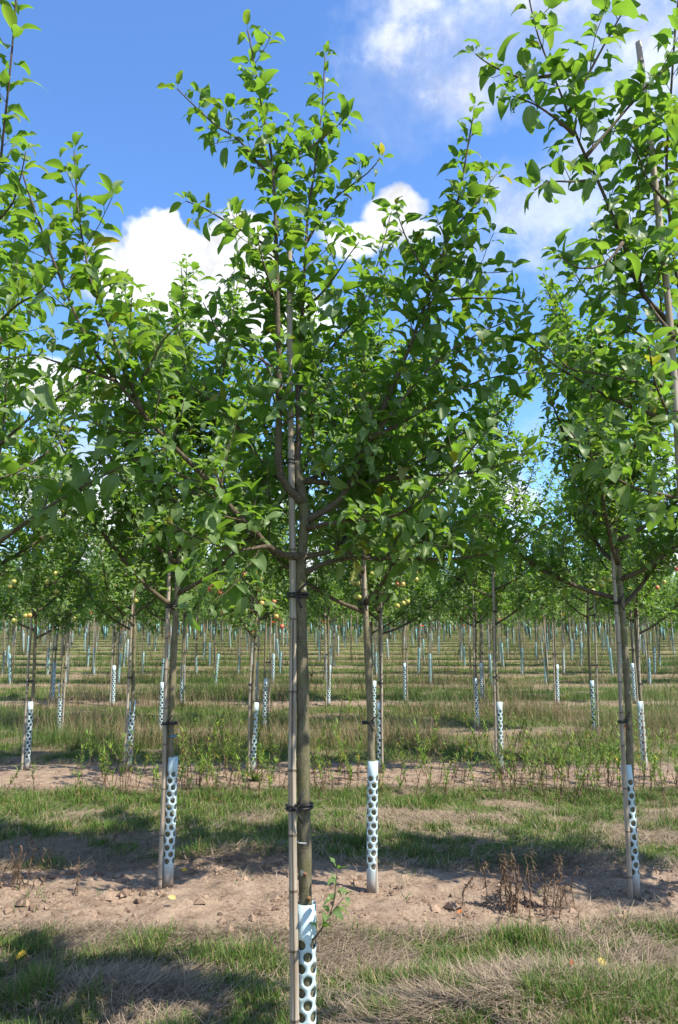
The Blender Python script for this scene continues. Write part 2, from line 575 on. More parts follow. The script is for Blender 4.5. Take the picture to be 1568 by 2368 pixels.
def emit_leaves(mb, L, kind, seed=1):
    """L rows: px py pz dx dy dz ux uy uz length yellow"""
    if not len(L): return
    g = np.random.default_rng(seed)
    A = np.asarray(L, float)
    N = len(A)
    T, Wd, V, q, nt_, nv = LT[kind]
    p, d, u, ln, yel = A[:, 0:3], A[:, 3:6], A[:, 6:9], A[:, 9], A[:, 10]
    d = d / (np.linalg.norm(d, axis=1)[:, None] + 1e-9)
    u = u - (u * d).sum(1)[:, None] * d
    u = u / (np.linalg.norm(u, axis=1)[:, None] + 1e-9)
    s = np.cross(u, d)
    kap = g.uniform(0.25, 2.1, N)[:, None]
    tt = np.broadcast_to(T, (N, len(T)))
    tp = np.maximum(tt, 0)
    X = np.where(tt > 0, np.sin(kap * tp) / kap, tt)
    Z = -(1 - np.cos(kap * tp)) / kap
    width = np.broadcast_to(Wd, (N, len(T))) * g.uniform(0.66, 1.02, N)[:, None]
    bite = 1 - (g.random((N, nt_)) < 0.16) * g.uniform(0.15, 0.7, (N, nt_)) * (g.random(N) < 0.5)[:, None]
    width = width * np.repeat(bite, nv, 1)
    fold = g.uniform(0.1, 1.0, N)[:, None]
    av = np.abs(V)[None]
    Yv = V[None] * width * np.cos(fold * 0.8)
    ph = g.uniform(0, 6.28, N)[:, None]
    wave = g.uniform(0.0, 0.11, N)[:, None] * np.sin(tt * g.uniform(6, 12, N)[:, None] + ph + V[None] * 1.3) * av * (tt > 0.02)
    Z = Z + av * width * np.sin(fold) * 0.9 + wave
    tw = g.normal(0, 0.35, N)[:, None] * tp
    Y2 = Yv * np.cos(tw) - (Z * 0.0)
    Z2 = Z + Yv * np.sin(tw)
    co = p[:, None, :] + ln[:, None, None] * (X[..., None] * d[:, None, :] + Y2[..., None] * s[:, None, :] + Z2[..., None] * u[:, None, :])
    # the stalk starts at the twig
    co = co + (ln[:, None, None] * 0.28) * d[:, None, :]
    col = np.zeros((N, len(T), 3))
    col[..., 0] = g.uniform(0, 1, N)[:, None]
    col[..., 1] = yel[:, None] * g.uniform(0.5, 1, N)[:, None]
    col[..., 2] = av
    quads = np.arange(N)[:, None, None] * len(T) + q[None]
    if kind == 'near':
        eaten = (g.random((N, len(q))) < .09) & (g.random(N) < .16)[:, None]
        eaten[:, :12] = False
        quads = quads[~eaten]
    mb.add(co.reshape(-1, 3), quads.reshape(-1, 4), None, col.reshape(-1, 3))


def unit(v):
    v = np.asarray(v, float)
    return v / (math.sqrt(float(v @ v)) + 1e-9)


def smooth_path(pts, step):
    """Catmull-Rom through the points, resampled about every step metres"""
    p = np.asarray(pts, float)
    p = np.vstack((2 * p[0] - p[1], p, 2 * p[-1] - p[-2]))
    o = []
    for i in range(1, len(p) - 2):
        m = max(2, int(np.linalg.norm(p[i + 1] - p[i]) / step))
        for k in range(m):
            t = k / m
            o.append(0.5 * (2 * p[i] + (p[i + 1] - p[i - 1]) * t + (2 * p[i - 1] - 5 * p[i] + 4 * p[i + 1] - p[i + 2]) * t * t + (3 * p[i] - p[i - 1] - 3 * p[i + 1] + p[i + 2]) * t ** 3))
    o.append(p[-2])
    return np.array(o)


class Crown:
    """grows twigs and leaves on limbs"""
    def __init__(self, seed, lsize=0.092, sides=6, every=0.085, leaf_gap=0.030, twig=(0.10, 0.38)):
        self.r = random.Random(seed)
        self.L = []
        self.ls, self.sides, self.every, self.gap, self.tw = lsize, sides, every, leaf_gap, twig

    def leaf(self, p, axis, ang, size=1.0, lift=0.3):
        r = self.r
        side = unit(np.cross(axis, (0.31, 0.17, 0.93)))
        oth = np.cross(axis, side)
        rad = side * math.cos(ang) + oth * math.sin(ang)
        d = unit(axis * r.uniform(0.25, 0.8) + rad * r.uniform(0.7, 1.1) + np.array((0, 0, 1)) * r.uniform(lift - 0.35, lift + 0.25))
        u = np.array((r.gauss(0, 0.38), r.gauss(0, 0.38), 1.0)) + axis * 0.25
        if abs(d[2]) > 0.8: u = u - rad * 0.8
        yel = r.uniform(0.4, 1.0) if r.random() < 0.012 else (r.uniform(0, 0.22) if r.random() < 0.3 else 0.0)
        ln = self.ls * size * min(1.3, max(0.45, r.gauss(0.92, 0.2)))
        self.L.append((*p, *d, *u, ln, yel))

    def along(self, pts, f0, gap, size=1.0, tip=True):
        r = self.r
        seg = np.linalg.norm(np.diff(pts, axis=0), axis=1)
        cum = np.concatenate(((0,), np.cumsum(seg)))
        tot = cum[-1]
        s = f0 * tot
        ang = r.uniform(0, 6.28)
        while s < tot:
            i = min(len(seg) - 1, int(np.searchsorted(cum, s) - 1))
            i = max(i, 0)
            t = (s - cum[i]) / (seg[i] + 1e-9)
            p = pts[i] * (1 - t) + pts[i + 1] * t
            f = s / tot
            self.leaf(p, unit(pts[i + 1] - pts[i]), ang, size * (1.05 - 0.4 * max(0, f - 0.75) / 0.25))
            ang += 2.4 + r.gauss(0, 0.25)
            s += gap * r.uniform(0.7, 1.35)
        if tip:
            ax = unit(pts[-1] - pts[-2])
            for k in range(r.choice((2, 3, 3))):
                self.leaf(pts[-1], ax, ang + k * 2.2, size * 0.72, 0.5)

    def twig(self, mb, p, axis, ln, r0, ang=None, up=0.35, leaves=True, size=1.0):
        r = self.r
        ang = r.uniform(0, 6.28) if ang is None else ang
        side = unit(np.cross(axis, (0.3, 0.2, 0.9)))
        oth = np.cross(axis, side)
        rad = side * math.cos(ang) + oth * math.sin(ang)
        d = unit(axis * r.uniform(0.35, 0.75) + rad + np.array((0, 0, up * r.uniform(0.2, 1.3))))
        pts = [np.array(p, float)]
        n = max(3, int(ln / 0.05))
        for k in range(n):
            d = unit(d + np.array((r.gauss(0, .09), r.gauss(0, .09), 0.10 + r.gauss(0, .06))))
            pts.append(pts[-1] + d * ln / n)
        pts = np.array(pts)
        mb.tube(pts, np.linspace(r0, max(0.0013, r0 * 0.45), len(pts)), max(4, self.sides - 2), cap=False)
        if leaves: self.along(pts, 0.08, self.gap, size)
        return pts

    def dress(self, mb, pts, start=0.18, bare_below=0.35, rad=0.008, dens=1.0, size=1.0, tw=None):
        """side twigs and leaves for a limb whose bark is already in mb"""
        r = self.r
        seg = np.linalg.norm(np.diff(pts, axis=0), axis=1)
        cum = np.concatenate(((0,), np.cumsum(seg)))
        tot = cum[-1]
        s = start * tot
        ang = r.uniform(0, 6.28)
        a, b = tw or self.tw
        while s < tot * 0.96:
            i = max(0, min(len(seg) - 1, int(np.searchsorted(cum, s) - 1)))
            f = s / tot
            ax = unit(pts[i + 1] - pts[i])
            ang += 2.4 + r.gauss(0, 0.5)
            ln = r.uniform(a, b) * (1.12 - 0.85 * f)
            if r.random() < 0.36: ln = r.uniform(0.02, 0.06)       # fruiting spur: a tuft of leaves
            q = self.twig(mb, pts[i], ax, ln, max(0.0018, rad * 0.3 * (1.15 - f)), ang, size=size)
            if ln > 0.26:
                for _ in range(r.choice((1, 2, 2))):
                    j = r.randrange(1, len(q) - 1)
                    self.twig(mb, q[j], unit(q[j + 1] - q[j]), ln * r.uniform(0.3, 0.55), 0.0017, size=size)
            s += self.every / dens * r.uniform(0.6, 1.5) * (1 + 1.3 * f * f)
        self.along(pts, max(start, bare_below), self.gap * 1.15, size)


def tree_root(x, y, z, label, group=None, rot=0.0):
    o = bpy.data.objects.new('apple_tree', None)
    COL.objects.link(o)
    o.location = (x, y, z)
    o.rotation_euler.z = rot
    o.empty_display_size = 0.2
    return tag(o, label, 'tree', group)


def trunk_rings(pts, radii, seed, mb, sides=14):
    """trunk with swellings and a slightly uneven girth"""
    g = np.random.default_rng(seed)
    rr = np.asarray(radii) * (1 + 0.05 * np.sin(np.arange(len(pts)) * 0.9 + g.uniform(0, 6)) + g.normal(0, 0.018, len(pts)))
    mb.tube(pts, rr, sides)


# ------------------------------------------------------------------ the three trees of the front row, limb by limb
D0 = 3.2


def limb(base, pts, dd):
    """points of a limb from places in the picture, each on its own plane of depth"""
    n = len(pts)
    dd = np.interp(np.linspace(0, 1, n), np.linspace(0, 1, len(dd)), dd)
    q = [P(px, py, D0 + o) - base for (px, py), o in zip(pts, dd)]
    return smooth_path(q, 0.045)


def front_tree(base, trunk_px, limbs, label, seed, r_base, r_top, crown_kw, trunk_dd=(0, 0)):
    root = tree_root(*base, label, 'apple trees of the front row')
    b = np.array(base)
    cr = Crown(seed, **crown_kw)
    tp = limb(b, trunk_px, trunk_dd)
    tp[0, 2] = min(tp[0, 2], 0.0) - 0.05
    m = MB()
    rad = np.interp(np.linspace(0, 1, len(tp)), np.linspace(0, 1, len(r_top)), r_top)
    trunk_rings(tp, rad, seed, m)
    m.build('trunk', M_BARK_MOSSY_SHADED, root)
    for (pts, dd, ra, rb, kw) in limbs:
        m = MB()
        q = limb(b, pts, dd)
        rr = rb + (ra * .92 - rb) * (1 - np.linspace(0, 1, len(q))) ** 1.5
        rr[:3] *= (1.3, 1.15, 1.05)
        m.tube(q, rr, 8)
        cr.dress(m, q, rad=max(0.006, ra), **kw)
        m.build('branch', M_LIMB, root)
    return root, cr


CRK = dict(lsize=0.091, sides=6, every=0.055, leaf_gap=0.028, twig=(0.12, 0.42))
SIDEK = dict(lsize=0.10, sides=6, every=0.068, leaf_gap=0.030, twig=(0.12, 0.38))
bx = float(P(711, 2400, D0)[0])
c_base = (bx, D0, gz(bx, D0) - 0.02)
centre_limbs = [
    # leader, swinging left round the cane and on up to the top of the picture
    ([(703, 1162), (672, 1135), (650, 1100), (644, 1040), (646, 900), (643, 760), (640, 600), (634, 440), (625, 340), (604, 240), (585, 130), (573, 70)], (0, -.07, -.08, -.04, 0), .019, .0035, dict(start=.16, bare_below=.45)),
    # second upright
    ([(687, 1075), (690, 1000), (688, 865), (698, 740), (706, 600), (712, 500), (728, 390), (744, 260), (752, 130)], (0, .06, .1, .12), .013, .003, dict(start=.1)),
    # long low limb to the left, coming towards the viewer
    ([(705, 1285), (660, 1284), (620, 1262), (585, 1222), (540, 1180), (490, 1120), (420, 1050), (355, 985), (310, 930), (245, 850), (185, 750), (115, 580), (68, 450), (52, 400)], (0, -.12, -.3, -.5, -.62, -.7), .016, .003, dict(start=.12, dens=1.35)),
    ([(690, 1292), (640, 1275), (600, 1243), (540, 1200), (470, 1150), (400, 1120), (330, 1110)], (0, .1, .3, .45), .013, .003, dict(start=.12, dens=1.15)),
    ([(700, 1150), (660, 1118), (610, 1075), (550, 985), (500, 935), (440, 890), (385, 830), (330, 740)], (0, .15, .35, .5), .012, .003, dict(start=.15, dens=1.25)),
    # sub-branch climbing off the long left limb
    ([(330, 955), (270, 800), (237, 715), (215, 665), (195, 575), (180, 475), (172, 350)], (-.5, -.55, -.55), .008, .0028, dict(start=.1)),
    ([(268, 880), (180, 850), (125, 835), (75, 820), (0, 834)], (-.55, -.6), .006, .0025, dict(start=.1)),
    ([(300, 925), (340, 860), (375, 790), (420, 745)], (-.5, -.65), .006, .0025, dict(start=.1)),
    # right-hand limbs
    ([(706, 1205), (740, 1186), (785, 1155), (834, 1069), (856, 1015), (884, 949), (914, 879), (950, 795), (984, 700), (1009, 630), (1040, 535), (1064, 440), (1085, 320), (1098, 250)], (0, -.02, -.1, -.15, -.2), .016, .0032, dict(start=.12, dens=1.4)),
    ([(700, 1110), (780, 1118), (879, 1109), (984, 1059), (1059, 1009), (1154, 954), (1210, 900)], (0, .1, .2, .3), .012, .003, dict(start=.12, dens=1.35)),
    ([(705, 1325), (735, 1308), (800, 1291), (894, 1290), (984, 1293), (1084, 1288), (1154, 1273), (1209, 1244), (1284, 1199)], (0, .05, .1, .1), .012, .0028, dict(start=.12, dens=1.4)),
    ([(706, 1222), (784, 1206), (914, 1191), (1024, 1114), (1094, 1034), (1124, 1000)], (0, -.2, -.45, -.6), .012, .003, dict(start=.2, dens=1.0)),
    ([(705, 1288), (780, 1268), (800, 1235), (830, 1160), (850, 1100), (905, 1020), (980, 930)], (0, .2, .4, .55), .012, .003, dict(start=.15, dens=1.35)),
    ([(702, 1112), (775, 1085), (830, 1050), (900, 960), (930, 850), (990, 790)], (0, .2, .4, .5), .010, .003, dict(start=.12, dens=1.25)),
    # laterals of the upper crown
    ([(632, 410), (590, 370), (550, 320), (505, 295), (440, 235), (410, 205)], (-.02, -.1, -.15), .007, .0025, dict(start=.1, tw=(.06, .2))),
    ([(636, 395), (680, 365), (725, 335), (765, 305), (800, 270)], (-.02, .05, .1), .007, .0025, dict(start=.1, tw=(.06, .2))),
    ([(641, 585), (580, 545), (520, 510), (470, 480), (430, 465)], (-.02, -.1, -.15), .007, .0025, dict(start=.12, tw=(.06, .22))),
    ([(709, 560), (760, 475), (810, 430), (850, 400), (880, 365)], (.1, .1, .05), .007, .0025, dict(start=.1, tw=(.06, .2))),
    ([(642, 690), (590, 650), (545, 640), (510, 655)], (-.02, -.2), .006, .0025, dict(start=.12, tw=(.08, .25))),
    ([(690, 900), (770, 800), (830, 720), (870, 620), (905, 490)], (.1, .2, .2), .008, .0025, dict(start=.12)),
    ([(645, 860), (560, 800), (510, 770), (470, 700)], (-.02, .15, .3), .007, .0025, dict(start=.12)),
    ([(700, 720), (760, 660), (800, 600), (830, 560)], (.1, -.1), .006, .0025, dict(start=.12)),
    ([(986, 700), (1070, 690), (1150, 690), (1200, 700)], (-.15, -.1), .006, .0025, dict(start=.1)),
    ([(1040, 535), (1085, 490), (1120, 440), (1150, 400)], (-.18, -.1), .005, .0022, dict(start=.1, tw=(.05, .15))),
    ([(1000, 650), (960, 590), (935, 540), (915, 480)], (-.18, -.25), .005, .0022, dict(start=.1, tw=(.05, .15))),
    ([(856, 1015), (960, 960), (1060, 900), (1150, 870), (1230, 860)], (-.1, .1, .25), .009, .0025, dict(start=.1, dens=1.15)),
    ([(880, 1109), (990, 1100), (1100, 1090), (1190, 1060), (1250, 1020)], (.1, .3, .45), .009, .0025, dict(start=.1, dens=1.25)),
    ([(900, 1290), (1000, 1240), (1100, 1190), (1190, 1150)], (.1, .3, .5), .008, .0025, dict(start=.1, dens=1.25)),
    ([(620, 1262), (540, 1270), (450, 1240), (380, 1200)], (-.1, -.3, -.4), .008, .0025, dict(start=.15, dens=1.15)),
    ([(855, 1020), (950, 900), (1030, 820), (1110, 770), (1180, 740)], (-.12, -.2, -.2), .008, .0025, dict(start=.12)),
]
centre, ccr = front_tree(c_base, [(710, 2440), (708, 2200), (705, 2000), (702, 1800), (700, 1600), (696, 1440), (694, 1365), (696, 1300), (703, 1225), (704, 1187), (697, 1130), (689, 1090), (687, 1066)],
                         centre_limbs, 'nearest apple tree in the middle, its trunk bound to a thick bamboo cane', 3, .022, (.0285, .0275, .0268, .0262, .026, .0255, .0245, .021, .0145), CRK)
mb = MB(); emit_leaves(mb, ccr.L, 'near', 5); mb.build('crown', M_LEAF, centre)
print('centre leaves', len(ccr.L))

# small details on the middle trunk: paper band, pruning scars, a shoot out of the guard
def ring_on(parent, b, px, py, Y, r, hh, mat, name, col):
    c = P(px, py, Y) - b
    m = MB()
    m.tube([c - (0, 0, hh), c + (0, 0, hh)], r, 18, col)
    o = m.build(name, mat, parent)
    return o


cb = np.array(c_base)
ring_on(centre, cb, 703, 1945, D0, .0278, .002, M_TINT, 'wire_band', (.75, .78, .78))
for (px, py, s) in ((705, 2021, .008), (714, 2078, .0085), (720, 1560, .006)):
    c = P(px, py, D0 - .027) - cb
    m = MB()
    m.tube([c + (0, .012, -.0), c + (0, -.004, .0)], [s * 1.15, s], 10, (.20, .11, .06))
    m.tube([c + (0, -.0041, 0), c + (0, -.0062, 0)], [s * .55, s * .5], 8, (.08, .04, .02))
    m.build('pruning_scar', M_TINT, centre)
sc = Crown(77, lsize=.052, leaf_gap=.026, twig=(.05, .1))
m = MB()
sp = smooth_path([P(x, y, Y) - cb for x, y, Y in ((712, 2178, D0), (728, 2168, D0 - .04), (745, 2145, D0 - .05), (760, 2120, D0 - .05), (772, 2085, D0 - .05), (776, 2050, D0 - .06), (780, 2010, D0 - .06))], .03)
m.tube(sp, np.linspace(.0042, .0016, len(sp)), 6)
sc.along(sp, .22, .026)
sp2 = smooth_path([P(x, y, Y) - cb for x, y, Y in ((758, 2122, D0 - .05), (775, 2100, D0 - .07), (795, 2075, D0 - .08))], .03)
m.tube(sp2, np.linspace(.0026, .0014, len(sp2)), 5)
sc.along(sp2, .1, .024)
m.build('side_shoot', M_LIMB, centre)
shoot = [o for o in centre.children if o.name.startswith('side_shoot')][0]
mb = MB(); emit_leaves(mb, sc.L, 'near', 9); mb.build('leaves', M_LEAF, shoot)

# right-hand front tree: the trunk stands outside the picture
rx = float(P(1690, 1463, D0)[0])
r_base = (rx, D0 + .02, gz(rx, D0) - .02)
right_limbs = [
    ([(1640, 1000), (1590, 830), (1545, 745), (1480, 670), (1440, 560), (1392, 440), (1340, 330), (1290, 200), (1245, 85), (1222, -10), (1212, -60)], (0, -.15, -.35, -.5, -.55), .016, .003, dict(start=.15)),
    ([(1660, 1100), (1600, 800), (1562, 620), (1546, 475), (1541, 375), (1549, 250), (1561, 75), (1575, -60)], (0, -.1, -.25, -.35), .014, .004, dict(start=.2)),
    ([(1314, 262), (1364, 165), (1399, 100), (1444, 20), (1475, -40)], (-.52, -.6), .007, .0025, dict(start=.1)),
    ([(1354, 362), (1434, 270), (1504, 190), (1580, 130)], (-.5, -.45), .008, .0028, dict(start=.1)),
    ([(1329, 312), (1280, 270), (1234, 240), (1185, 222)], (-.52, -.6), .007, .0025, dict(start=.1, tw=(.06, .2))),
    ([(1272, 175), (1204, 180), (1134, 150), (1100, 125)], (-.53, -.6), .006, .0022, dict(start=.15, tw=(.05, .14))),
    ([(1380, 415), (1320, 420), (1270, 420), (1235, 440)], (-.5, -.62), .006, .0022, dict(start=.15, tw=(.05, .14))),
    ([(1660, 1010), (1568, 979), (1449, 937), (1374, 899), (1284, 844), (1214, 789), (1130, 710)], (0, -.1, -.1, 0), .013, .003, dict(start=.2, dens=1.35)),
    ([(1665, 905), (1568, 894), (1484, 884), (1384, 864), (1314, 850), (1265, 800)], (0, -.2, -.3), .010, .003, dict(start=.2, dens=1.25)),
    ([(1440, 560), (1400, 610), (1340, 620), (1290, 590)], (-.45, -.5), .006, .0024, dict(start=.2, tw=(.06, .2))),
    ([(1560, 780), (1500, 700), (1470, 600), (1480, 480), (1470, 390)], (-.3, -.2, -.1), .008, .0025, dict(start=.15)),
    ([(1600, 880), (1500, 790), (1430, 740), (1370, 700), (1330, 630)], (-.15, 0, .1), .008, .0025, dict(start=.15)),
    ([(1660, 1180), (1560, 1150), (1450, 1120), (1370, 1060), (1320, 1000)], (0, -.3, -.5), .011, .003, dict(start=.25, dens=1.25)),
    ([(1650, 1050), (1580, 1010), (1520, 900), (1500, 800)], (0, -.3, -.6), .011, .003, dict(start=.25)),
    ([(1545, 470), (1500, 420), (1470, 350), (1420, 300)], (-.3, -.2), .006, .0024, dict(start=.15)),
]
right, rcr = front_tree(r_base, [(1740, 2440), (1715, 2000), (1700, 1600), (1680, 1300), (1665, 1150), (1640, 985)], right_limbs,
                        'apple tree at the right edge of the front row, only its leafy limbs in view', 8, .022, (.023, .021, .02, .016), SIDEK)
mb = MB(); emit_leaves(mb, rcr.L, 'near', 6); mb.build('crown', M_LEAF, right)

# left-hand front tree, likewise
lx = float(P(-120, 1463, D0)[0])
l_base = (lx, D0 + .02, gz(lx, D0) - .02)
left_limbs = [
    ([(-100, 1300), (-50, 1285), (0, 1252), (100, 1180), (200, 1120), (300, 1070), (385, 1035)], (0, -.15, -.35, -.5), .014, .003, dict(start=.3)),
    ([(-105, 1150), (-50, 1070), (0, 1027), (75, 962), (140, 915), (210, 867)], (0, -.1, -.2), .012, .003, dict(start=.2)),
    ([(-105, 1000), (-60, 780), (-25, 600), (-5, 440), (8, 310), (20, 200), (33, 60), (40, -50)], (0, -.3, -.5, -.6), .012, .0035, dict(start=.2, dens=.75, tw=(.04, .16))),
    ([(-90, 900), (-20, 770), (40, 705), (100, 670), (150, 600)], (0, -.1, -.2), .010, .003, dict(start=.2)),
    ([(-100, 1080), (-40, 900), (10, 760), (40, 640), (30, 520), (25, 420)], (0, .2, .35), .011, .003, dict(start=.2)),
    ([(-100, 1220), (-20, 1120), (60, 1080), (150, 1010), (190, 930)], (0, .2, .4), .011, .003, dict(start=.2)),
    ([(-15, 520), (30, 470), (50, 400), (60, 350)], (-.5, -.6), .005, .0022, dict(start=.15, tw=(.05, .12))),
]
left, lcr = front_tree(l_base, [(-170, 2440), (-150, 2000), (-130, 1600), (-110, 1300), (-105, 1100), (-100, 960)], left_limbs,
                       'apple tree at the left edge of the front row, only its leafy limbs in view', 9, .022, (.023, .021, .02, .014), SIDEK)
mb = MB(); emit_leaves(mb, lcr.L, 'near', 7); mb.build('crown', M_LEAF, left)

# ------------------------------------------------------------------ canes, guards, ties
def cane_mesh(pts, r0, r1, seed, sides=12, crack=True, name='bamboo_stake'):
    """bamboo: joints every 20-32 cm, each a slight ridge with a dark line below"""
    r = random.Random(seed)
    pts = np.asarray(pts, float)
    tot = np.linalg.norm(pts[-1] - pts[0])
    ts, rad, dark = [0.0], [1.0], [0.0]
    s = r.uniform(.05, .2)
    while s < tot - .02:
        for ds, k, c in ((-.012, 1.0, 0.1), (-.004, 1.02, .85), (0, 1.10, .55), (.004, 1.07, .1), (.012, .99, 0)):
            ts.append((s + ds) / tot); rad.append(k); dark.append(c)
        s += r.uniform(.2, .32)
    ts.append(1.0); rad.append(1.0); dark.append(0)
    ts = np.array(ts)
    base = np.linspace(0, 1, len(pts))
    q = np.stack([np.interp(ts, base, pts[:, k]) for k in range(3)], 1)
    rr = np.array(rad) * np.interp(ts, (0, 1), (r0, r1))
    m = MB()
    col = np.zeros((len(ts) * sides + 2, 3))
    col[:len(ts) * sides, 0] = np.repeat(dark, sides)
    if crack:
        k = r.randrange(sides)
        n = len(ts)
        idx = np.arange(n) * sides + (sides * 3 // 4 if r.random() < .6 else k)
        lo, hi = sorted((r.uniform(0, .35), r.uniform(.35, .8)))
        sel = idx[int(lo * n):int(hi * n)]
        col[sel, 1] = .9
    m.tube(q, rr, sides, col)
    return m.mesh(name, M_BAMBOO)


def guard_mesh(length, radius, seg, seed, mat, bend=0.0, slit=True, holes=True):
    """tree guard: a plastic tube punched with staggered round holes; plain collar at the top and plain foot"""
    m = MB()
    ncol = 8
    a = 2 * math.pi * radius / ncol
    b = .041 * (radius / .0335)
    hole = .0172 * (radius / .0335)
    hv = [(a, 1.2 / 2.63 * a), (0, b * .71), (-a, 1.2 / 2.63 * a), (-a, -1.2 / 2.63 * a), (0, -b * .71), (a, -1.2 / 2.63 * a)]
    # true Voronoi corner heights for this lattice
    yc = (a * a + b * b - 0) / (2 * b)
    ysd = (a * a + b * b - 2 * a * a) / (2 * b)
    hv = [(a, ysd), (0, yc), (-a, ysd), (-a, -ysd), (0, -yc), (a, -ysd)]
    edge = []
    for i in range(6):
        p0, p1 = np.array(hv[i]), np.array(hv[(i + 1) % 6])
        for k in range(seg):
            edge.append(p0 + (p1 - p0) * k / seg)
    edge = np.array(edge)
    ne = len(edge)
    ang = np.arctan2(edge[:, 1], edge[:, 0])
    hol = np.stack((np.cos(ang), np.sin(ang)), 1) * hole
    foot, collar = .15, .05
    nrow = int((length - foot - collar) / (2 * b))
    z0 = foot + b * .5
    V, Q = [], []
    ids = {}

    def vid(u, z):
        key = (round((u / a * 1000)) % (1000 * ncol), round(z * 1e5))
        if key not in ids:
            ids[key] = len(V)
            V.append((u, z))
        return ids[key]
    ztop, zbot = length, 0.0
    for c in range(ncol):
        for rI in range(nrow):
            cu, cz = c * a, z0 + rI * 2 * b + (b if c % 2 else 0)
            e = [vid(cu + x, cz + y) for x, y in edge]
            hI = [vid(cu + x, cz + y) for x, y in hol]
            for k in range(ne):
                k2 = (k + 1) % ne
                Q.append((e[k], e[k2], hI[k2], hI[k]))
            if (rI == nrow - 1 and c % 2) or (rI == 0 and not c % 2):
                up = rI == nrow - 1 and c % 2
                rng_ = [k for k in range(ne) if (edge[k][1] + edge[(k + 1) % ne][1]) * (1 if up else -1) / 2 > ysd * .999 and abs(edge[k][0] - edge[(k + 1) % ne][0]) > 1e-6]
                zt = ztop if up else zbot
                steps = [1.0] if up else [.5, 1.0]
                for k in rng_:
                    k2 = (k + 1) % ne
                    pa, pb = e[k], e[k2]
                    za, zb = cz + edge[k][1], cz + edge[k2][1]
                    for s in steps:
                        na = vid(cu + edge[k][0], za + (zt - za) * s)
                        nb = vid(cu + edge[k2][0], zb + (zt - zb) * s)
                        Q.append((pa, na, nb, pb))
                        pa, pb = na, nb
    V = np.array(V)
    th = V[:, 0] / radius
    g = random.Random(seed)
    rr = radius * (1 + .03 * np.sin(2 * th + g.uniform(0, 6)) + .02 * np.sin(V[:, 1] * 9 + g.uniform(0, 6)))
    off = bend * (V[:, 1] / length) ** 2
    m.add(np.stack((rr * np.cos(th) + off, rr * np.sin(th), V[:, 1]), 1), Q, None)
    return m.mesh('tree_guard', mat)


def solid_guard(o, t=.0016):
    md = o.modifiers.new('thickness', 'SOLIDIFY')
    md.thickness = t
    md.offset = 1.0
    return o


def tie_mesh(dx, dy, r_tree, r_cane, seed, th=.0045, tails=True, sides=6, height=.011):
    """black strap round trunk (at dx, dy) and cane (at 0, 0) with two loose ends"""
    r = random.Random(seed)
    m = MB()
    d = math.hypot(dx, dy)
    ax = np.array((dx, dy, 0)) / (d + 1e-9)
    sd = np.array((-ax[1], ax[0], 0))
    for k, zz in enumerate((-height * .5, height * .5)):
        pts = []
        for t in np.linspace(math.pi / 2, -math.pi / 2, 9):
            pts.append(ax * d + (ax * math.cos(t) + sd * math.sin(t)) * (r_tree + th))
        for t in np.linspace(-math.pi / 2, -3 * math.pi / 2, 9):
            pts.append((ax * math.cos(t) + sd * math.sin(t)) * (r_cane + th))
        pts.append(pts[0])
        pts = np.array(pts) + (0, 0, zz)
        m.tube(pts, th, sides, cap=False)
    if tails:
        kn = -sd * (r_cane + th * 1.6) if sd[1] > 0 else sd * (r_cane + th * 1.6)
        m.tube([kn + (-.008, 0, 0), kn + (.008, 0, 0)], .009, 8)
        for a, ln in ((r.uniform(.7, 1.1), .075), (r.uniform(-1.3, -1.0), .06)):
            e = kn + np.array((math.cos(a), -.1, math.sin(a))) * ln
            m.tube([kn + (0, -.002, 0), (kn + e) / 2 + (0, -.006, .003), e], [.005, .0052, .0048], 6)
    return m.mesh('tree_tie', M_TIE)


def cane(label, group, bottom, top, r0, r1, seed, sides=12, bow=.02, mesh=None):
    bottom, top = np.asarray(bottom, float), np.asarray(top, float)
    r = random.Random(seed)
    n = 7
    pts = [(top - bottom) * k / (n - 1) + np.array((r.uniform(-1, 1), r.uniform(-1, 1), 0)) * bow * math.sin(math.pi * k / (n - 1)) for k in range(n)]
    pts = smooth_path(pts, .3)
    pts[0] = pts[0] - unit(pts[1] - pts[0]) * .12
    o = link('bamboo_stake', cane_mesh(pts, r0, r1, seed, sides), None, tuple(bottom))
    return tag(o, label, 'stake', group), pts + bottom


def cane_at(path, z):
    return np.array([np.interp(z, path[:, 2], path[:, k]) for k in range(3)])


# front row: middle tree
c_foot = P(684, 2440, D0 - .045); c_foot[2] = gz(c_foot[0], c_foot[1])
c_top = P(669, 560, D0 - .05 + .06)
_, cpath = cane('thick weathered bamboo cane in front of the middle trunk of the front row', 'bamboo canes of the front row', c_foot, c_top, .0175, .0115, 4, 16, .006)


def trunk_pt(px, py, Y=D0):
    return P(px, py, Y)


for k, (py, pxt, lab) in enumerate(((1862, 704, 'lower black tie with loose ends on the middle trunk of the front row'), (1376, 695, 'upper black tie on the middle trunk of the front row, just below the crown'))):
    tpos = P(pxt, py, D0)
    cpos = cane_at(cpath, tpos[2])
    o = link('tree_tie', tie_mesh(tpos[0] - cpos[0], tpos[1] - cpos[1], .027, .0172, 20 + k, .0052, height=.013), None, tuple(cpos))
    tag(o, lab, 'tie', 'black ties on the front row')
cp = cane_at(cpath, float(P(670, 1067, D0)[2]))
m = MB()
for dz in (-.008, .006):
    m.tube([cp + (math.cos(t) * .0165, math.sin(t) * .0165, dz) for t in np.linspace(0, 2 * math.pi, 15)], .0032, 6, cap=False)
o = m.build('tree_tie', M_TIE)
tag(o, 'thin black double band wound round the middle bamboo cane among the leaves', 'tie', 'black ties on the front row')
g_top = float(P(708, 2086, D0)[2])
o = solid_guard(link('tree_guard', guard_mesh(g_top - gz(bx, D0), .0345, 4, 3, M_GUARD), None, (bx - .002, D0, gz(bx, D0))))
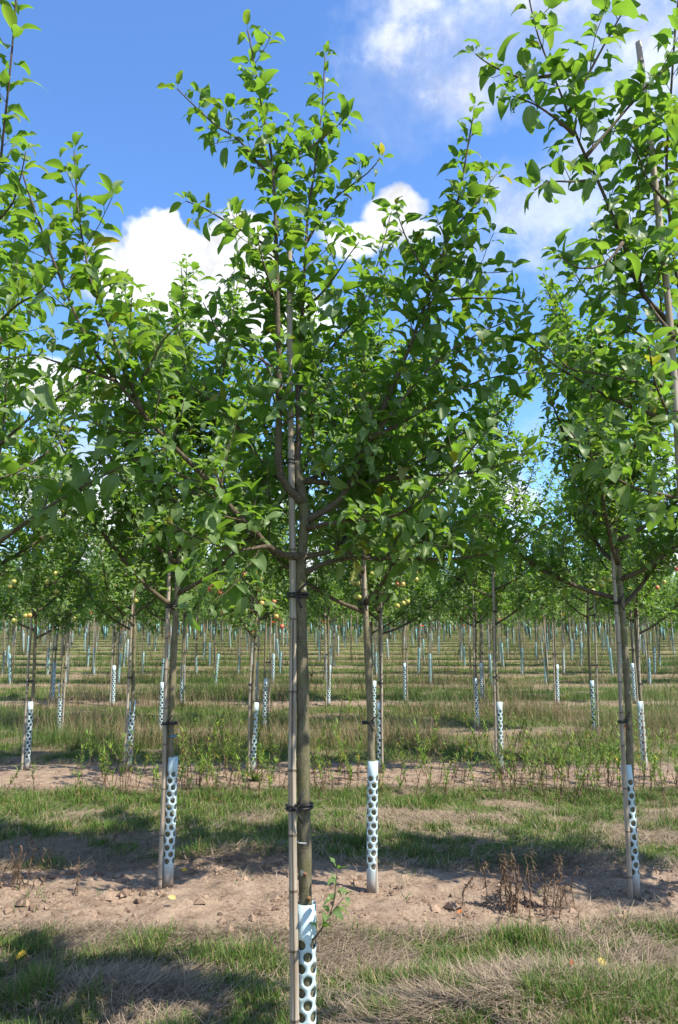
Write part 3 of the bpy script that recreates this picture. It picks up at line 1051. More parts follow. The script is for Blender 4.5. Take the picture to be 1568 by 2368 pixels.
o.rotation_euler = (0, math.radians(-.4), math.radians(11))
tag(o, 'nearest white perforated tree guard, at the foot of the middle trunk', 'tree guard', 'tree guards')
# right tree's cane, leaning
q0, q1 = P(1715, 2440, D0 - .08), P(1476, 98, D0 - .25)
q0[2] = gz(q0[0], q0[1])
cane('long grey bamboo cane leaning at the right edge against the sky', 'bamboo canes of the front row', q0, q1, .017, .0125, 5, 14, .02)

# ------------------------------------------------------------------ trees grown by rule
def grown_tree(root, seed, H=4.4, crown_base=1.95, r0=.021, n_limb=8, spread=.75, kind='mid', lsize=.085, every=.085, gap=.032,
               twig=(.10, .36), split=True, sides=8, lean=(0, 0), fruit_twigs=()):
    r = random.Random(seed)
    cr = Crown(seed + 1, lsize=lsize, sides=5 if kind != 'far' else 4, every=every, leaf_gap=gap, twig=twig)
    n = 14
    tz = np.linspace(0, H, n)
    wx, wy = r.uniform(0, 6), r.uniform(0, 6)
    tp = np.stack((lean[0] * tz / H + .02 * np.sin(tz * 1.4 + wx) * np.clip(tz, 0, 1), lean[1] * tz / H + .02 * np.sin(tz * 1.2 + wy) * np.clip(tz, 0, 1), tz), 1)
    tp[0, 2] = -.06
    rad = np.interp(tz, (0, crown_base, crown_base + .25, H), (r0, r0 * .85, r0 * .62, .003))
    trunk = MB()
    tps = smooth_path(tp, .16)
    rads = np.interp(tps[:, 2], tz, rad)
    trunk.tube(tps, rads * (1 + .05 * np.sin(np.arange(len(tps)) * 1.7)), sides)
    cr.dress(trunk, tps[tps[:, 2] > crown_base + .1], start=.1, bare_below=.5, rad=.008)
    parts = []
    az = r.uniform(0, 6.28)
    for k in range(n_limb):
        f = k / max(1, n_limb - 1)
        z = crown_base + (H - crown_base) * (.0 + .58 * f) + r.uniform(-.05, .05)
        az += 2.4 + r.gauss(0, .3)
        ln = spread * r.uniform(1.4, 2.05) * (1.12 - .6 * f)
        inc = r.uniform(.95, 1.2) * (1.22 - .55 * f)
        d = np.array((math.cos(az) * math.sin(inc), math.sin(az) * math.sin(inc), math.cos(inc)))
        p = np.array([np.interp(z, tps[:, 2], tps[:, j]) for j in range(3)])
        pts = [p]
        m_ = 9
        for j in range(m_):
            d = unit(d + np.array((r.gauss(0, .08), r.gauss(0, .08), .165 + r.gauss(0, .06))))
            pts.append(pts[-1] + d * ln / m_)
        pts = smooth_path(pts, .07)
        lm = MB() if split else trunk
        ra = r0 * (.62 - .32 * f)
        rr = np.linspace(ra, .003, len(pts)); rr[:2] *= (1.3, 1.1)
        lm.tube(pts, rr, max(5, sides - 2))
        cr.dress(lm, pts, start=.15, bare_below=.35, rad=ra)
        if split: parts.append(lm)
    for a in fruit_twigs:                       # drooping fruiting twigs that carry the apples
        a = np.asarray(a, float)
        hz = max(a[2] + .12, crown_base + .05)
        st = np.array((a[0] * .45, a[1] * .45, hz))
        mid_ = (st + a) / 2 + (0, 0, .13)
        q = smooth_path([st, mid_, a + (0, 0, .045)], .05)
        (parts[0] if parts else trunk).tube(q, np.linspace(.005, .0018, len(q)), 5, cap=False)
        cr.along(q, .15, gap * 1.1, 1.0)
    trunk.build('trunk', M_BARK, root)
    for lm in parts: lm.build('branch', M_LIMB, root)
    cm = MB(); emit_leaves(cm, cr.L, kind, seed + 2); cm.build('crown', M_LEAF, root)
    return len(cr.L)


def apple_mesh(blush, seed):
    r = random.Random(seed)
    m = MB()
    prof = [(0.0, .80), (.16, .93), (.38, 1.0), (.68, .90), (.93, .55), (1.0, .05), (.93, -.42), (.70, -.80), (.42, -.98), (.20, -.95), (0.05, -.86)]
    R, n = .030 * r.uniform(.88, 1.12), 14
    vs, q = [], []
    for (a, z) in prof:
        for k in range(n):
            t = 2 * math.pi * k / n
            w_ = 1 + .03 * math.cos(5 * t) * (z < -.5)
            vs.append((a * R * w_ * math.cos(t), a * R * w_ * math.sin(t), z * R * .92))
    for i in range(len(prof) - 1):
        for k in range(n):
            q.append((i * n + k, i * n + (k + 1) % n, (i + 1) * n + (k + 1) % n, (i + 1) * n + k))
    m.add(vs, [x[::-1] for x in q], None, (blush, 0, 0))
    m.tube([(0, 0, R * .7), (.003, .001, R * 1.2), (.005, 0, R * 1.6)], .0016, 5, (.1, 0, 0))
    return m.mesh('apple', M_APPLE)


APPLES = [apple_mesh(b, 40 + k) for k, b in enumerate((.1, .3, .5, .75, 1.0))]
apple_px = []
for ox, lst in ((0, [(510, 48, 1), (440, 127, 1), (520, 215, 1), (235, 440, 1), (275, 437, 2), (92, 168, 1), (130, 125, 0), (1455, 110, 3), (1258, 303, 1), (580, 360, 0), (685, 470, 1), (130, 485, 0)]),
                (612, [(395, 160, 3), (375, 195, 4), (418, 182, 4), (465, 225, 4), (545, 293, 3), (508, 353, 3), (495, 405, 2), (690, 60, 3), (805, 65, 4), (840, 105, 2), (825, 195, 2), (590, 180, 1), (640, 190, 1), (855, 275, 1), (855, 325, 2), (967, 310, 3), (988, 448, 2), (1025, 480, 3), (1040, 540, 4), (650, 235, 1)]),
                (1224, [(125, 55, 0), (300, 50, 0), (135, 138, 0), (180, 140, 0), (525, 103, 4), (542, 150, 3), (590, 150, 2), (595, 325, 0), (633, 308, 0), (712, 105, 1), (707, 32, 3), (540, 350, 0), (155, 265, 0), (185, 268, 0)]),
                (1836, [(893, 95, 0), (937, 105, 0), (690, 208, 0), (818, 255, 0), (1245, 25, 1), (1480, 45, 4), (1375, 180, 3), (860, 150, 0), (1555, 10, 4), (1435, 130, 1), (780, 210, 0)])):
    for (X, Y, b) in lst:
        apple_px.append(((ox + X / 2.562) / 1.561, (2050 + Y / 2.562) / 1.561, b))

GR_T, GR_C, GR_G, GR_TIE = 'young apple trees in the rows', 'bamboo canes in the rows', 'tree guards', 'black ties in the rows'
GUARDS = [guard_mesh(.86, .036, 2, s, M_GUARD, bend) for s, bend in ((11, .0), (12, .012), (13, -.012))]
GUARDS_TEAL = [guard_mesh(.80, .034, 1, s, M_GUARD_TEAL, bend) for s, bend in ((14, .0), (15, .01))]


def furnish(x, y, z, side, lab, row, k, seed, lean=(0, 0), teal=False, cane_dx=None, cane_top=None, tie_z=(1.12, 1.93), nties=2, ribbon=False, gdx=0.0):
    """cane, guard and ties for the tree standing at x, y"""
    r = random.Random(seed)
    dx = cane_dx if cane_dx is not None else side * r.uniform(.045, .07)
    b = np.array((x + dx, y - r.uniform(.01, .05), z))
    t = b + np.array((lean[0] * .7 - dx * .3 + r.uniform(-.02, .02), lean[1] * .7, r.uniform(3.0, 3.5))) if cane_top is None else np.array(cane_top)
    _, path = cane('bamboo cane beside the ' + lab, GR_C, b, t, .0165, .011, seed, 10, .012)
    gd = solid_guard(link('tree_guard', r.choice(GUARDS_TEAL if teal else GUARDS), None, (x + gdx, y, z)))
    gd.rotation_euler = (r.uniform(-.02, .02), r.uniform(-.02, .02), r.uniform(0, 6.28))
    tag(gd, ('turquoise' if teal else 'white') + ' perforated guard round the ' + lab, 'tree guard', GR_G)
    for j in range(nties):
        zt = tie_z[j] + r.uniform(-.05, .05)
        cpos = cane_at(path, z + zt)
        tx, ty = x + lean[0] * zt / 4.4, y + lean[1] * zt / 4.4
        o = link('tree_tie', tie_mesh(tx - cpos[0], ty - cpos[1], .025 if row == 1 else .022, .0162, seed + j, .0045), None, tuple(cpos))
        tag(o, ('lower' if j == 0 else 'upper') + ' black tie on the ' + lab, 'tie', GR_TIE)


def put_row_tree(px, py, seed, lab, kw, furn):
    x, y = on_ground(px, py)
    z = gz(x, y)
    root = tree_root(x, y, z, lab, GR_T)
    n = grown_tree(root, seed, **kw)
    furnish(x, y, z, furn.pop('side', -1), furn.pop('short', lab), 1, 0, seed, **furn)
    return root, (x, y, z), n


K1 = dict(kind='mid', lsize=.088, every=.024, gap=.028, n_limb=18, r0=.0275, spread=.95, twig=(.12, .44))
row1 = [
    (388, 2060, 101, 'second row apple tree with a blue mark on its trunk', dict(H=4.6, spread=1.05, crown_base=1.85), dict(cane_dx=-.05, short='second row tree with the blue mark on its trunk')),
    (860, 2072, 102, 'second row apple tree whose cane crosses in front of its guard', dict(H=4.5, spread=1.05, crown_base=1.85, lean=(-.06, 0)), dict(cane_dx=.03, lean=(-.12, 0), short='second row tree whose cane crosses its guard', cane_top=None)),
    (1468, 2080, 103, 'second row apple tree with a red ring round its trunk', dict(H=4.6, spread=1.0, crown_base=1.9), dict(cane_dx=-.045, short='second row tree with the red ring')),
]
r1 = []
for (px, py, seed, lab, kw, fu) in row1:
    root, pos, n = put_row_tree(px, py, seed, lab, {**K1, **kw}, fu)
    r1.append((root, pos))
    print('row1', pos, n)
# two more of that row just outside the picture, whose crowns and shade reach into it
for xx, seed, lab in ((-2.75, 104, 'second row apple tree outside the left edge, branches reaching in'), (3.55, 105, 'second row apple tree standing outside the right edge')):
    z = gz(xx, 5.2)
    root = tree_root(xx, 5.2, z, lab, GR_T)
    grown_tree(root, seed, **{**K1, 'H': 4.5})
m = MB(); m.tube([(0, 0, 1.0), (0, 0, 1.006)], .0285, 16, (.10, .25, .5)); m.build('blue_mark', M_TINT, r1[0][0])
m = MB()
for t0 in np.linspace(0, 1, 1): m.tube([(math.cos(t) * .0285, math.sin(t) * .0285, 1.10 + .012 * math.sin(t * .5)) for t in np.linspace(0, 6.28, 18)], .0035, 6, (.55, .05, .04), cap=False)
m.build('red_ring', M_TINT, r1[2][0])

# third row: trees with fruit
row2_px = [(62, 1783), (297, 1790), (584, 1793), (880, 1795), (1158, 1796), (1492, 1785)]
names2 = ['leftmost tree of the third row, hung with yellow apples', 'second tree from the left in the third row', 'third row tree hung with red apples',
          'third row tree right of the middle trunk', 'third row tree second from the right', 'rightmost tree of the third row']
pos2 = [on_ground(*p) for p in row2_px]
fr = {k: [] for k in range(6)}
for (px, py, b) in apple_px:
    k = min(range(6), key=lambda i: abs(row2_px[i][0] - px) + (0 if i in (0, 2, 3, 5) else 60))
    yy = pos2[k][1] + rnd.uniform(-.85, -.45)
    q = P(px, py, yy)
    fr[k].append((q, b))
K2 = dict(kind='mid', lsize=.085, every=.026, gap=.031, n_limb=18, r0=.0245, spread=.95, twig=(.12, .42), sides=7)
for k in range(6):
    x, y = pos2[k]
    z = gz(x, y)
    root = tree_root(x, y, z, 'apple tree, ' + names2[k], GR_T)
    loc = [(q - np.array((x, y, z)), b) for q, b in fr[k]]
    grown_tree(root, 200 + k, **{**K2, 'H': (4.9, 4.6, 5.2, 5.0, 6.0, 5.4)[k], 'crown_base': (1.7, 1.75, 1.7, 1.72, 1.85, 1.7)[k]}, fruit_twigs=[a for a, _ in loc])
    for a, b in loc:
        o = link('apple', APPLES[b], root, tuple(a))
        o.rotation_euler = (rnd.uniform(-.4, .4), rnd.uniform(-.4, .4), rnd.uniform(0, 6.28))
    furnish(x, y, z, (-1, -1, -1, 1, -1, -1)[k], names2[k], 2, k, 230 + k, cane_dx=(-.05, -.05, -.045, .02, -.06, .0)[k])

# fourth and fifth rows: copies of a few individuals
protos = []
for k in range(6):
    root = tree_root(0, 0, 0, 'x')
    n = grown_tree(root, 300 + k, kind='low', lsize=.09, every=.028, gap=.033, n_limb=16, r0=.024, spread=.80 + .03 * k, twig=(.12, .42), sides=6, H=4.0 + .12 * k, crown_base=1.72 + .06 * (k % 3))
    protos.append(root)
used = set()


def place_copy(plist, k, x, y, z, lab, group, sc=1.0):
    src = plist[k]
    if (id(plist), k) in used:
        o = copy_tree(src)
    else:
        o = src
        used.add((id(plist), k))
    o.location = (x, y, z)
    o.rotation_euler = (rnd.gauss(0, .014), rnd.gauss(0, .018), rnd.uniform(0, 6.28))
    o.scale = (sc, sc, sc)
    return tag(o, lab, 'tree', group)


ordn = ['leftmost', 'second from the left', 'third from the left', 'fourth from the left', 'fifth from the left', 'sixth from the left', 'seventh from the left', 'eighth from the left', 'ninth from the left', 'tenth from the left']
row3_px = [(137, 1703), (372, 1702), (612, 1690), (863, 1698), (1104, 1690), (1375, 1700)]
row4_px = [(122, 1628), (261, 1636), (420, 1634), (590, 1628), (760, 1634), (937, 1630), (1115, 1628), (1290, 1632), (1468, 1630)]
ki = 0
for rname, lst in (('fourth row', row3_px), ('fifth row', row4_px)):
    for i, (px, py) in enumerate(lst):
        x, y = on_ground(px, py)
        z = gz(x, y)
        lab = f'{rname} tree, {ordn[i]} in the row'
        place_copy(protos, ki % 6, x, y, z, 'young apple tree, ' + ordn[i] + ' of the ' + rname, GR_T, rnd.uniform(.93, 1.05))
        furnish(x, y, z, rnd.choice((-1, 1)), lab, 3, i, 400 + ki, lean=(rnd.uniform(-.1, .1), 0))
        ki += 1

# far rows
farp = []
for k in range(6):
    root = tree_root(0, 0, 0, 'x')
    n = grown_tree(root, 500 + k, kind='far', lsize=.125, every=.044, gap=.046, n_limb=13, r0=.02, spread=.68 + .03 * k, sides=5, H=3.7 + .13 * k, crown_base=1.55 + .12 * (k % 3), split=False)
    farp.append(root)
print('far leaves', n)


def far_cane_mesh(seed):
    r = random.Random(seed)
    h_ = r.uniform(2.6, 3.2)
    m = MB()
    m.tube([(0, 0, -.1), (r.uniform(-.03, .03), 0, h_ / 2), (r.uniform(-.1, .1), r.uniform(-.1, .1), h_)], [.016, .014, .011], 6, (0, 0, 0))
    return m.mesh('bamboo_stake', M_BAMBOO)


FAR_CANES = [far_cane_mesh(600 + k) for k in range(6)]


def far_guard_mesh(seed, mat):
    return guard_mesh(.80, .034, 1, seed, mat)


FAR_GUARD = [guard_mesh(.82, .037, 1, 31, M_GUARD_TEAL), guard_mesh(.82, .037, 1, 32, M_GUARD_TEAL, .03), guard_mesh(.70, .035, 1, 33, M_GUARD_TEAL, -.02)]
FAR_GUARD_WHITE = guard_mesh(.82, .037, 1, 34, M_GUARD)
FAR_TIE = tie_mesh(.05, .02, .021, .016, 3, .005, False, 5)
far_list = []
for ri, Y in enumerate(ROWS[5:]):
    half = Y * .434 * 1.04
    sp_ = 1.42
    x = -half - rnd.uniform(0, sp_)
    while x < half + .5:
        x += sp_ * rnd.uniform(.86, 1.14)
        far_list.append((x, Y + rnd.uniform(-.25, .25), ri))
indiv = [f for f in far_list if f[1] < 46]
rest = [f for f in far_list if f[1] >= 46]
print('far individual', len(indiv), 'rest', len(rest))
for i, (x, y, ri) in enumerate(indiv):
    if rnd.random() < .04: continue
    z = gz(x, y)
    zone = 'sixth' if ri == 0 else 'seventh' if ri == 1 else 'eighth' if ri == 2 else None
    where = f'in the {zone} row' if zone else 'in the distant rows up the slope'
    place_copy(farp, i % 6, x, y, z, f'slender young apple tree {where}', 'young apple trees ' + where, rnd.uniform(.85, 1.08))
    o = bpy.context.scene.objects
    c = link('bamboo_stake', FAR_CANES[i % 6], None, (x + rnd.choice((-1, 1)) * rnd.uniform(.04, .07), y - .03, z))
    c.rotation_euler = (rnd.gauss(0, .025), rnd.gauss(0, .03), 0)
    tag(c, f'thin bamboo cane beside a young tree {where}', 'stake', 'bamboo canes ' + where)
    if rnd.random() < .88:
        pale = rnd.random() < .14
        g_ = link('tree_guard', FAR_GUARD_WHITE if pale else rnd.choice(FAR_GUARD), None, (x, y, z))
        g_.rotation_euler = (rnd.gauss(0, .03), rnd.gauss(0, .035), rnd.uniform(0, 6))
        tone = 'white' if pale else 'turquoise'
        tag(g_, f'{tone} perforated guard on a young tree {where}', 'tree guard', f'{tone} tree guards ' + where)
    if ri < 3:
        for zt in (1.1, 1.85):
            t_ = link('tree_tie', FAR_TIE, None, (c.location.x, c.location.y, z + zt))
            tag(t_, f'small black tie holding a young tree to its cane {where}', 'tie', 'black ties ' + where)

# the last rows read as one mass
m_b, m_l, m_g, L = MB(), MB(), MB(), []
r = random.Random(91)
mass_l = MB()
for (x, y, ri) in rest:
    z = gz(x, y)
    m_b.tube([(x, y, z), (x, y, z + 2.2)], .03, 4, (.16, .14, .1))
    m_b.tube([(x + .06, y, z), (x + .05, y, z + .82)], .045, 4, (.22, .42, .45))
    low_ = r.uniform(.7, 1.3) if y < 66 else r.uniform(.3, .8)
    for _ in range(230):
        t = r.random()
        rad = .85 * math.sin(math.pi * min(1, t * .85 + .12)) * math.sqrt(r.random())
        a = r.uniform(0, 6.28)
        L.append((x + rad * math.cos(a), y + rad * math.sin(a), z + low_ + (3.9 - low_) * t, r.gauss(0, 1), r.gauss(0, 1), r.gauss(0, .5), r.gauss(0, .5), r.gauss(0, .5), 1, r.uniform(.18, .28), r.random() * .2))
emit_leaves(m_l, L, 'far', 3)
tr = m_l.build('distant_orchard', M_LEAF)
tag(tr, 'mass of small green trees at the far end of the orchard', 'trees', kind='stuff')
st_ = m_b.build('trunks', M_TINT, tr)
st_['kind'] = 'stuff'

m_w, L = MB(), []
for _ in range(420):
    cx_, cy_ = r.uniform(-75, 75), r.uniform(112, 135)
    hh, rad0 = r.uniform(5, 9), r.uniform(1.6, 3)
    z = gz(cx_, cy_)
    for _k in range(70):
        t, a, q_ = r.random(), r.uniform(0, 6.28), math.sqrt(r.random())
        rr = rad0 * q_ * (1 - .6 * t * t)
        L.append((cx_ + rr * math.cos(a), cy_ + rr * math.sin(a), z + .2 + hh * t, r.gauss(0, 1), r.gauss(0, 1), r.gauss(0, .5), r.gauss(0, .5), r.gauss(0, .5), 1, r.uniform(.5, .9), r.random() * .1))
emit_leaves(m_w, L, 'far', 4)
tag(m_w.build('distant_wood', M_LEAF), 'line of dark trees beyond the far end of the orchard', 'trees', kind='stuff')

# orange marker ribbons on far trees
def ribbon_mesh(seed):
    r = random.Random(seed)
    m = MB()
    n = 7
    a = r.uniform(-.4, .2)
    vs = []
    for k in range(n):
        t = k / (n - 1)
        x_, z_ = t * .11 * math.cos(a), t * .11 * math.sin(a) - .02 * t * t
        yo = .012 * math.sin(t * 7)
        vs += [(x_, yo, z_ - .014), (x_, yo + .004, z_ + .014)]
    q = [(2 * k, 2 * k + 2, 2 * k + 3, 2 * k + 1) for k in range(n - 1)]
    m.add(vs, q, None, (.85, .10, .02))
    m.tube([(math.cos(t) * .018 - .018, math.sin(t) * .018, 0) for t in np.linspace(0, 6.28, 11)], .007, 5, (.85, .10, .02), cap=False)
    return m.mesh('marker_ribbon', M_TINT)


RIB = [ribbon_mesh(700 + k) for k in range(3)]
ribs = [(420, 205, 24), (418, 256, 24), (835, 205, 24), (1115, 277, 27), (1290, 218, 27), (612 + 720, 607, 27), (612 + 1335, 240, 24), (612 + 1455, 248, 34), (612 + 895, 248, 30), (1224 + 648, 230, 24), (1224 + 738, 265, 27), (1224 + 1137, 263, 21), (1224 + 490, 265, 30), (1224 + 18, 275, 34),
        (1836 + 12, 243, 34), (1836 + 262, 222, 24), (1836 + 330, 220, 27), (1836 + 508, 212, 27), (1836 + 935, 203, 27), (1836 + 1315, 192, 27), (1836 + 1330, 213, 30)]
reg = lambda X, Y, ox: ((ox + X / 2.562) / 1.561, (2050 + Y / 2.562) / 1.561)
rib_px = [reg(420, 400, 0), reg(418, 512, 0), reg(838, 410, 0), reg(1160, 325, 0), reg(1292, 436, 0), reg(1116, 553, 0), reg(30, 590, 612), reg(725, 607, 612), reg(897, 497, 612), reg(1338, 480, 612), reg(1455, 498, 612),
          reg(18, 550, 1224), reg(490, 530, 1224), reg(648, 460, 1224), reg(738, 530, 1224), reg(1137, 525, 1224), reg(1472, 470, 1224), reg(12, 487, 1836), reg(262, 445, 1836), reg(330, 440, 1836), reg(508, 425, 1836), reg(937, 407, 1836), reg(1318, 384, 1836)]
stakes_far = [o for o in bpy.data.objects if o.name.startswith('bamboo_stake') and 20 < o.location.y < 36]
for i, (px, py) in enumerate(rib_px):
    best, bd = None, 1e9
    for s_ in stakes_far:
        xx = CX + F_PX * s_.location.x / (s_.location.y * COSP)
        q = P(px, py, s_.location.y)
        zz = q[2] - s_.location.z
        d_ = abs(xx - px) + 60 * max(0, 1.3 - zz) + 60 * max(0, zz - 2.2)
        if d_ < bd: best, bd, bq = s_, d_, q
    o = link('marker_ribbon', RIB[i % 3], None, (best.location.x + .02, best.location.y - .025, min(max(bq[2], best.location.z + 1.2), best.location.z + 2.4)))
    tag(o, 'bright orange marker ribbon tied to a cane in the distant rows', 'ribbon', 'orange marker ribbons on distant canes')

# ------------------------------------------------------------------ ground cover
def scatter(n, y0, y1, power=1.0, margin=1.12):
    """points on the ground inside the widened view, thinning with distance"""
    u_ = nrg.random(n)
    y = (y0 ** (1 - power) + u_ * (y1 ** (1 - power) - y0 ** (1 - power))) ** (1 / (1 - power)) if power != 1 else y0 * (y1 / y0) ** u_
    x = (nrg.random(n) * 2 - 1) * (y * .434 * margin + .25)
    return x, y


def blades(mb, x, y, length, width, lean_ang, az, bend, col, seg=3, z0=None):
    """curved tapering blades; lean_ang from the vertical"""
    n = len(x)
    z = ground_z(x, y) if z0 is None else z0
    p = np.stack((x, y, z), 1)
    out_ = np.zeros((n, (seg + 1) * 2, 3))
    dirh = np.stack((np.cos(az), np.sin(az), np.zeros(n)), 1)
    side = np.stack((-np.sin(az), np.cos(az), np.zeros(n)), 1)
    pos = p.copy()
    ang = lean_ang.copy()
    for k in range(seg + 1):
        t = k / seg
        wd = width * (1 - t ** 1.6) * .5 + .0003
        out_[:, 2 * k] = pos - side * wd[:, None]
        out_[:, 2 * k + 1] = pos + side * wd[:, None]
        step = length / seg
        pos = pos + dirh * (np.sin(ang) * step)[:, None] + np.array((0, 0, 1)) * (np.cos(ang) * step)[:, None]
        ang = ang + bend / seg
    q = np.array([(2 * k, 2 * k + 1, 2 * k + 3, 2 * k + 2) for k in range(seg)])
    quads = (np.arange(n)[:, None, None] * ((seg + 1) * 2) + q[None]).reshape(-1, 4)
    c = np.repeat(col, (seg + 1) * 2, axis=0)
    mb.add(out_.reshape(-1, 3), quads, None, c)


# living grass
x, y = scatter(620000, 2.9, 32, 1.35)
so, gr, stw = zones(x, y)
tuft = sstep(.44, .62, fbm(x * 5.5, y * 5.5, 61, 3))
keep = nrg.random(len(x)) < gr * (.18 + .95 * tuft) + .02 * (1 - so)
x, y, tuft, gr = x[keep], y[keep], tuft[keep], gr[keep]
n = len(x)
print('grass blades', n)
tall = sstep(.50, .68, fbm(x * 2.1, y * 2.6, 64, 3))
ln = (.03 + (.045 + .07 * tall) * tuft * nrg.random(n) + .03 * nrg.random(n)) * (1 + .012 * y)
c0, c1, c2 = np.array((.05, .12, .015)), np.array((.12, .205, .03)), np.array((.30, .24, .11))
mixv = nrg.random(n)[:, None]
col = c0 * (1 - mixv) + c1 * mixv
dry = (nrg.random(n) < .16)[:, None]
col = np.where(dry, c2, col)
mb = MB()
blades(mb, x, y, ln, .0028 * (1 + .09 * y) * nrg.uniform(.7, 1.4, n), np.abs(nrg.normal(.3, .4, n)), nrg.uniform(0, 6.28, n), nrg.uniform(.2, 1.6, n), col)
tag(mb.build('grass', M_GRASS), 'patchy mown green grass between the tree rows', 'grass', kind='stuff')

x, y = scatter(150000, 12, 85, 1.6)
so, gr, stw = zones(x, y)
patch = fbm(x * .35, y * .5, 133, 3)
keep = nrg.random(len(x)) < np.clip((1 - .7 * so) * (.25 + 1.5 * sstep(.42, .65, patch)), 0, 1)
x, y, patch = x[keep], y[keep], patch[keep]
n = len(x)
kk = nrg.random(n)[:, None]
brown = (fbm(x * .5 + 40, y * .7, 151, 3) > .53)[:, None] & (nrg.random(n) < .75)[:, None]
col = np.where(brown, np.array((.15, .10, .055)) * (1 - kk) + np.array((.36, .28, .16)) * kk, np.array((.05, .10, .018)) * (1 - kk) + np.array((.14, .21, .05)) * kk)
mb = MB()
blades(mb, x, y, nrg.uniform(.12, .42, n) * (.6 + .8 * sstep(.45, .65, patch)), .0022 * (1 + .07 * y) * nrg.uniform(.7, 1.4, n), np.abs(nrg.normal(.25, .3, n)), nrg.uniform(0, 6.28, n), nrg.uniform(.2, 1.6, n), col)
tag(mb.build('rough_grass', M_GRASS), 'rough green and brown growth between the distant rows', 'grass', kind='stuff')

# dry cut grass lying in swathes
x, y = scatter(360000, 2.9, 26, 1.35)
so, gr, stw = zones(x, y)
heap = np.zeros(len(x))
for (hx, hy, sx, sy, hh) in HEAPS: heap = np.maximum(heap, np.exp(-((x - hx) / sx) ** 2 - ((y - hy) / sy) ** 2))
keep = nrg.random(len(x)) < np.maximum(stw * .68, heap * .9)
x, y, heap = x[keep], y[keep], heap[keep]
n = len(x)
print('straw', n)
flow = (fbm(x * .8, y * .8, 71, 2) - .5) * 7
az = flow + nrg.normal(0, 1.1, n)
k_ = nrg.random(n)[:, None]
col = np.array((.11, .083, .058)) * (1 - k_) + np.array((.38, .305, .225)) * k_
mb = MB()
ln = nrg.uniform(.05, .17, n) * (1 + .02 * y)
blades(mb, x, y, ln, .0021 * (1 + .11 * y) * nrg.uniform(.7, 1.3, n), nrg.uniform(1.15, 1.5, n), az, nrg.uniform(-.1, .55, n), col, 3,
       ground_z(x, y) + .004 + .022 * nrg.random(n) * (.5 + heap))
tag(mb.build('cut_hay', M_STRAW), 'dry tan mown grass lying in swathes over the ground', 'hay', kind='stuff')

# crumbs and clods on the bare strips
x, y = scatter(60000, 2.9, 18, 1.4)
so, gr, stw = zones(x, y)
keep = nrg.random(len(x)) < so * .55 * sstep(.35, .65, fbm(x * 3, y * 3, 81, 3))
x, y = x[keep], y[keep]
n = len(x)
base_v = np.array([(1, 0, -.2), (-.2, 1, -.3), (-.9, -.5, -.2), (.2, -1, -.25), (.3, .3, .8), (-.4, -.1, .65)])
tri = np.array([(0, 1, 4), (1, 2, 5), (2, 3, 5), (3, 0, 4), (1, 5, 4), (5, 3, 4)])
size = nrg.gamma(1.3, .0062, n) + .003
a = nrg.uniform(0, 6.28, n)
vb = base_v[None] * nrg.uniform(.6, 1.3, (n, 6, 3)) * size[:, None, None]
ca, sa = np.cos(a)[:, None], np.sin(a)[:, None]
vx = vb[..., 0] * ca - vb[..., 1] * sa + x[:, None]
vy = vb[..., 0] * sa + vb[..., 1] * ca + y[:, None]
vz = vb[..., 2] * .75 + ground_z(x, y)[:, None] + size[:, None] * .25
k_ = nrg.random(n)[:, None]
col = np.repeat(np.array((.12, .08, .058)) * (1 - k_) + np.array((.32, .225, .165)) * k_, 6, axis=0)
mb = MB()
mb.add(np.stack((vx, vy, vz), -1).reshape(-1, 3), None, (np.arange(n)[:, None, None] * 6 + tri[None]).reshape(-1, 3), col)
tag(mb.build('soil_clods', M_TINT, smooth=False), 'crumbs and clods of pinkish soil on the bare strips', 'soil', kind='stuff')


# tall weeds: brown dead leaves below, narrow green leaves above
def weed(mb, x, y, h_, r, green=1.0, dead=1.0):
    z = gz(x, y)
    p = [np.array((x, y, z - .02))]
    d = unit((r.gauss(0, .12), r.gauss(0, .12), 1))
    n_ = 6
    for k in range(n_):
        d = unit(d + np.array((r.gauss(0, .13), r.gauss(0, .13), .04)))
        p.append(p[-1] + d * h_ / n_)
    p = np.array(p)
    mb.tube(p, np.linspace(.0034, .0015, len(p)), 4, (.20, .13, .075), cap=False)
    rows_, cols_ = [], []
    n_leaf = int(h_ * 120)
    for k in range(n_leaf):
        t = r.random() ** .8
        i = min(n_ - 1, int(t * n_))
        q = p[i] + (p[i + 1] - p[i]) * (t * n_ - i)
        a_ = r.uniform(0, 6.28)
        if t < .42 or r.random() > green:
            if r.random() > dead * .85: continue
            rows_.append((*q, r.uniform(.025, .07), .007 * r.uniform(.7, 1.7), r.uniform(1.3, 2.7), a_, r.uniform(-.4, 1.6)))
            cols_.append(np.array((.115, .075, .048)) * r.uniform(.6, 1.7))
        else:
            rows_.append((*q, r.uniform(.05, .11), .010 * r.uniform(.7, 1.5), r.uniform(.5, 1.3), a_, r.uniform(.2, 1.2)))
            cols_.append((np.array((.10, .20, .035)) + np.array((.10, .09, .0)) * r.random()) * r.uniform(.8, 1.25) if r.random() > .03 else np.array((.5, .38, .03)))
    if rows_:
        A = np.array(rows_)
        blades(mb, A[:, 0], A[:, 1], A[:, 3], A[:, 4], A[:, 5], A[:, 6], A[:, 7], np.array(cols_), 2, A[:, 2])


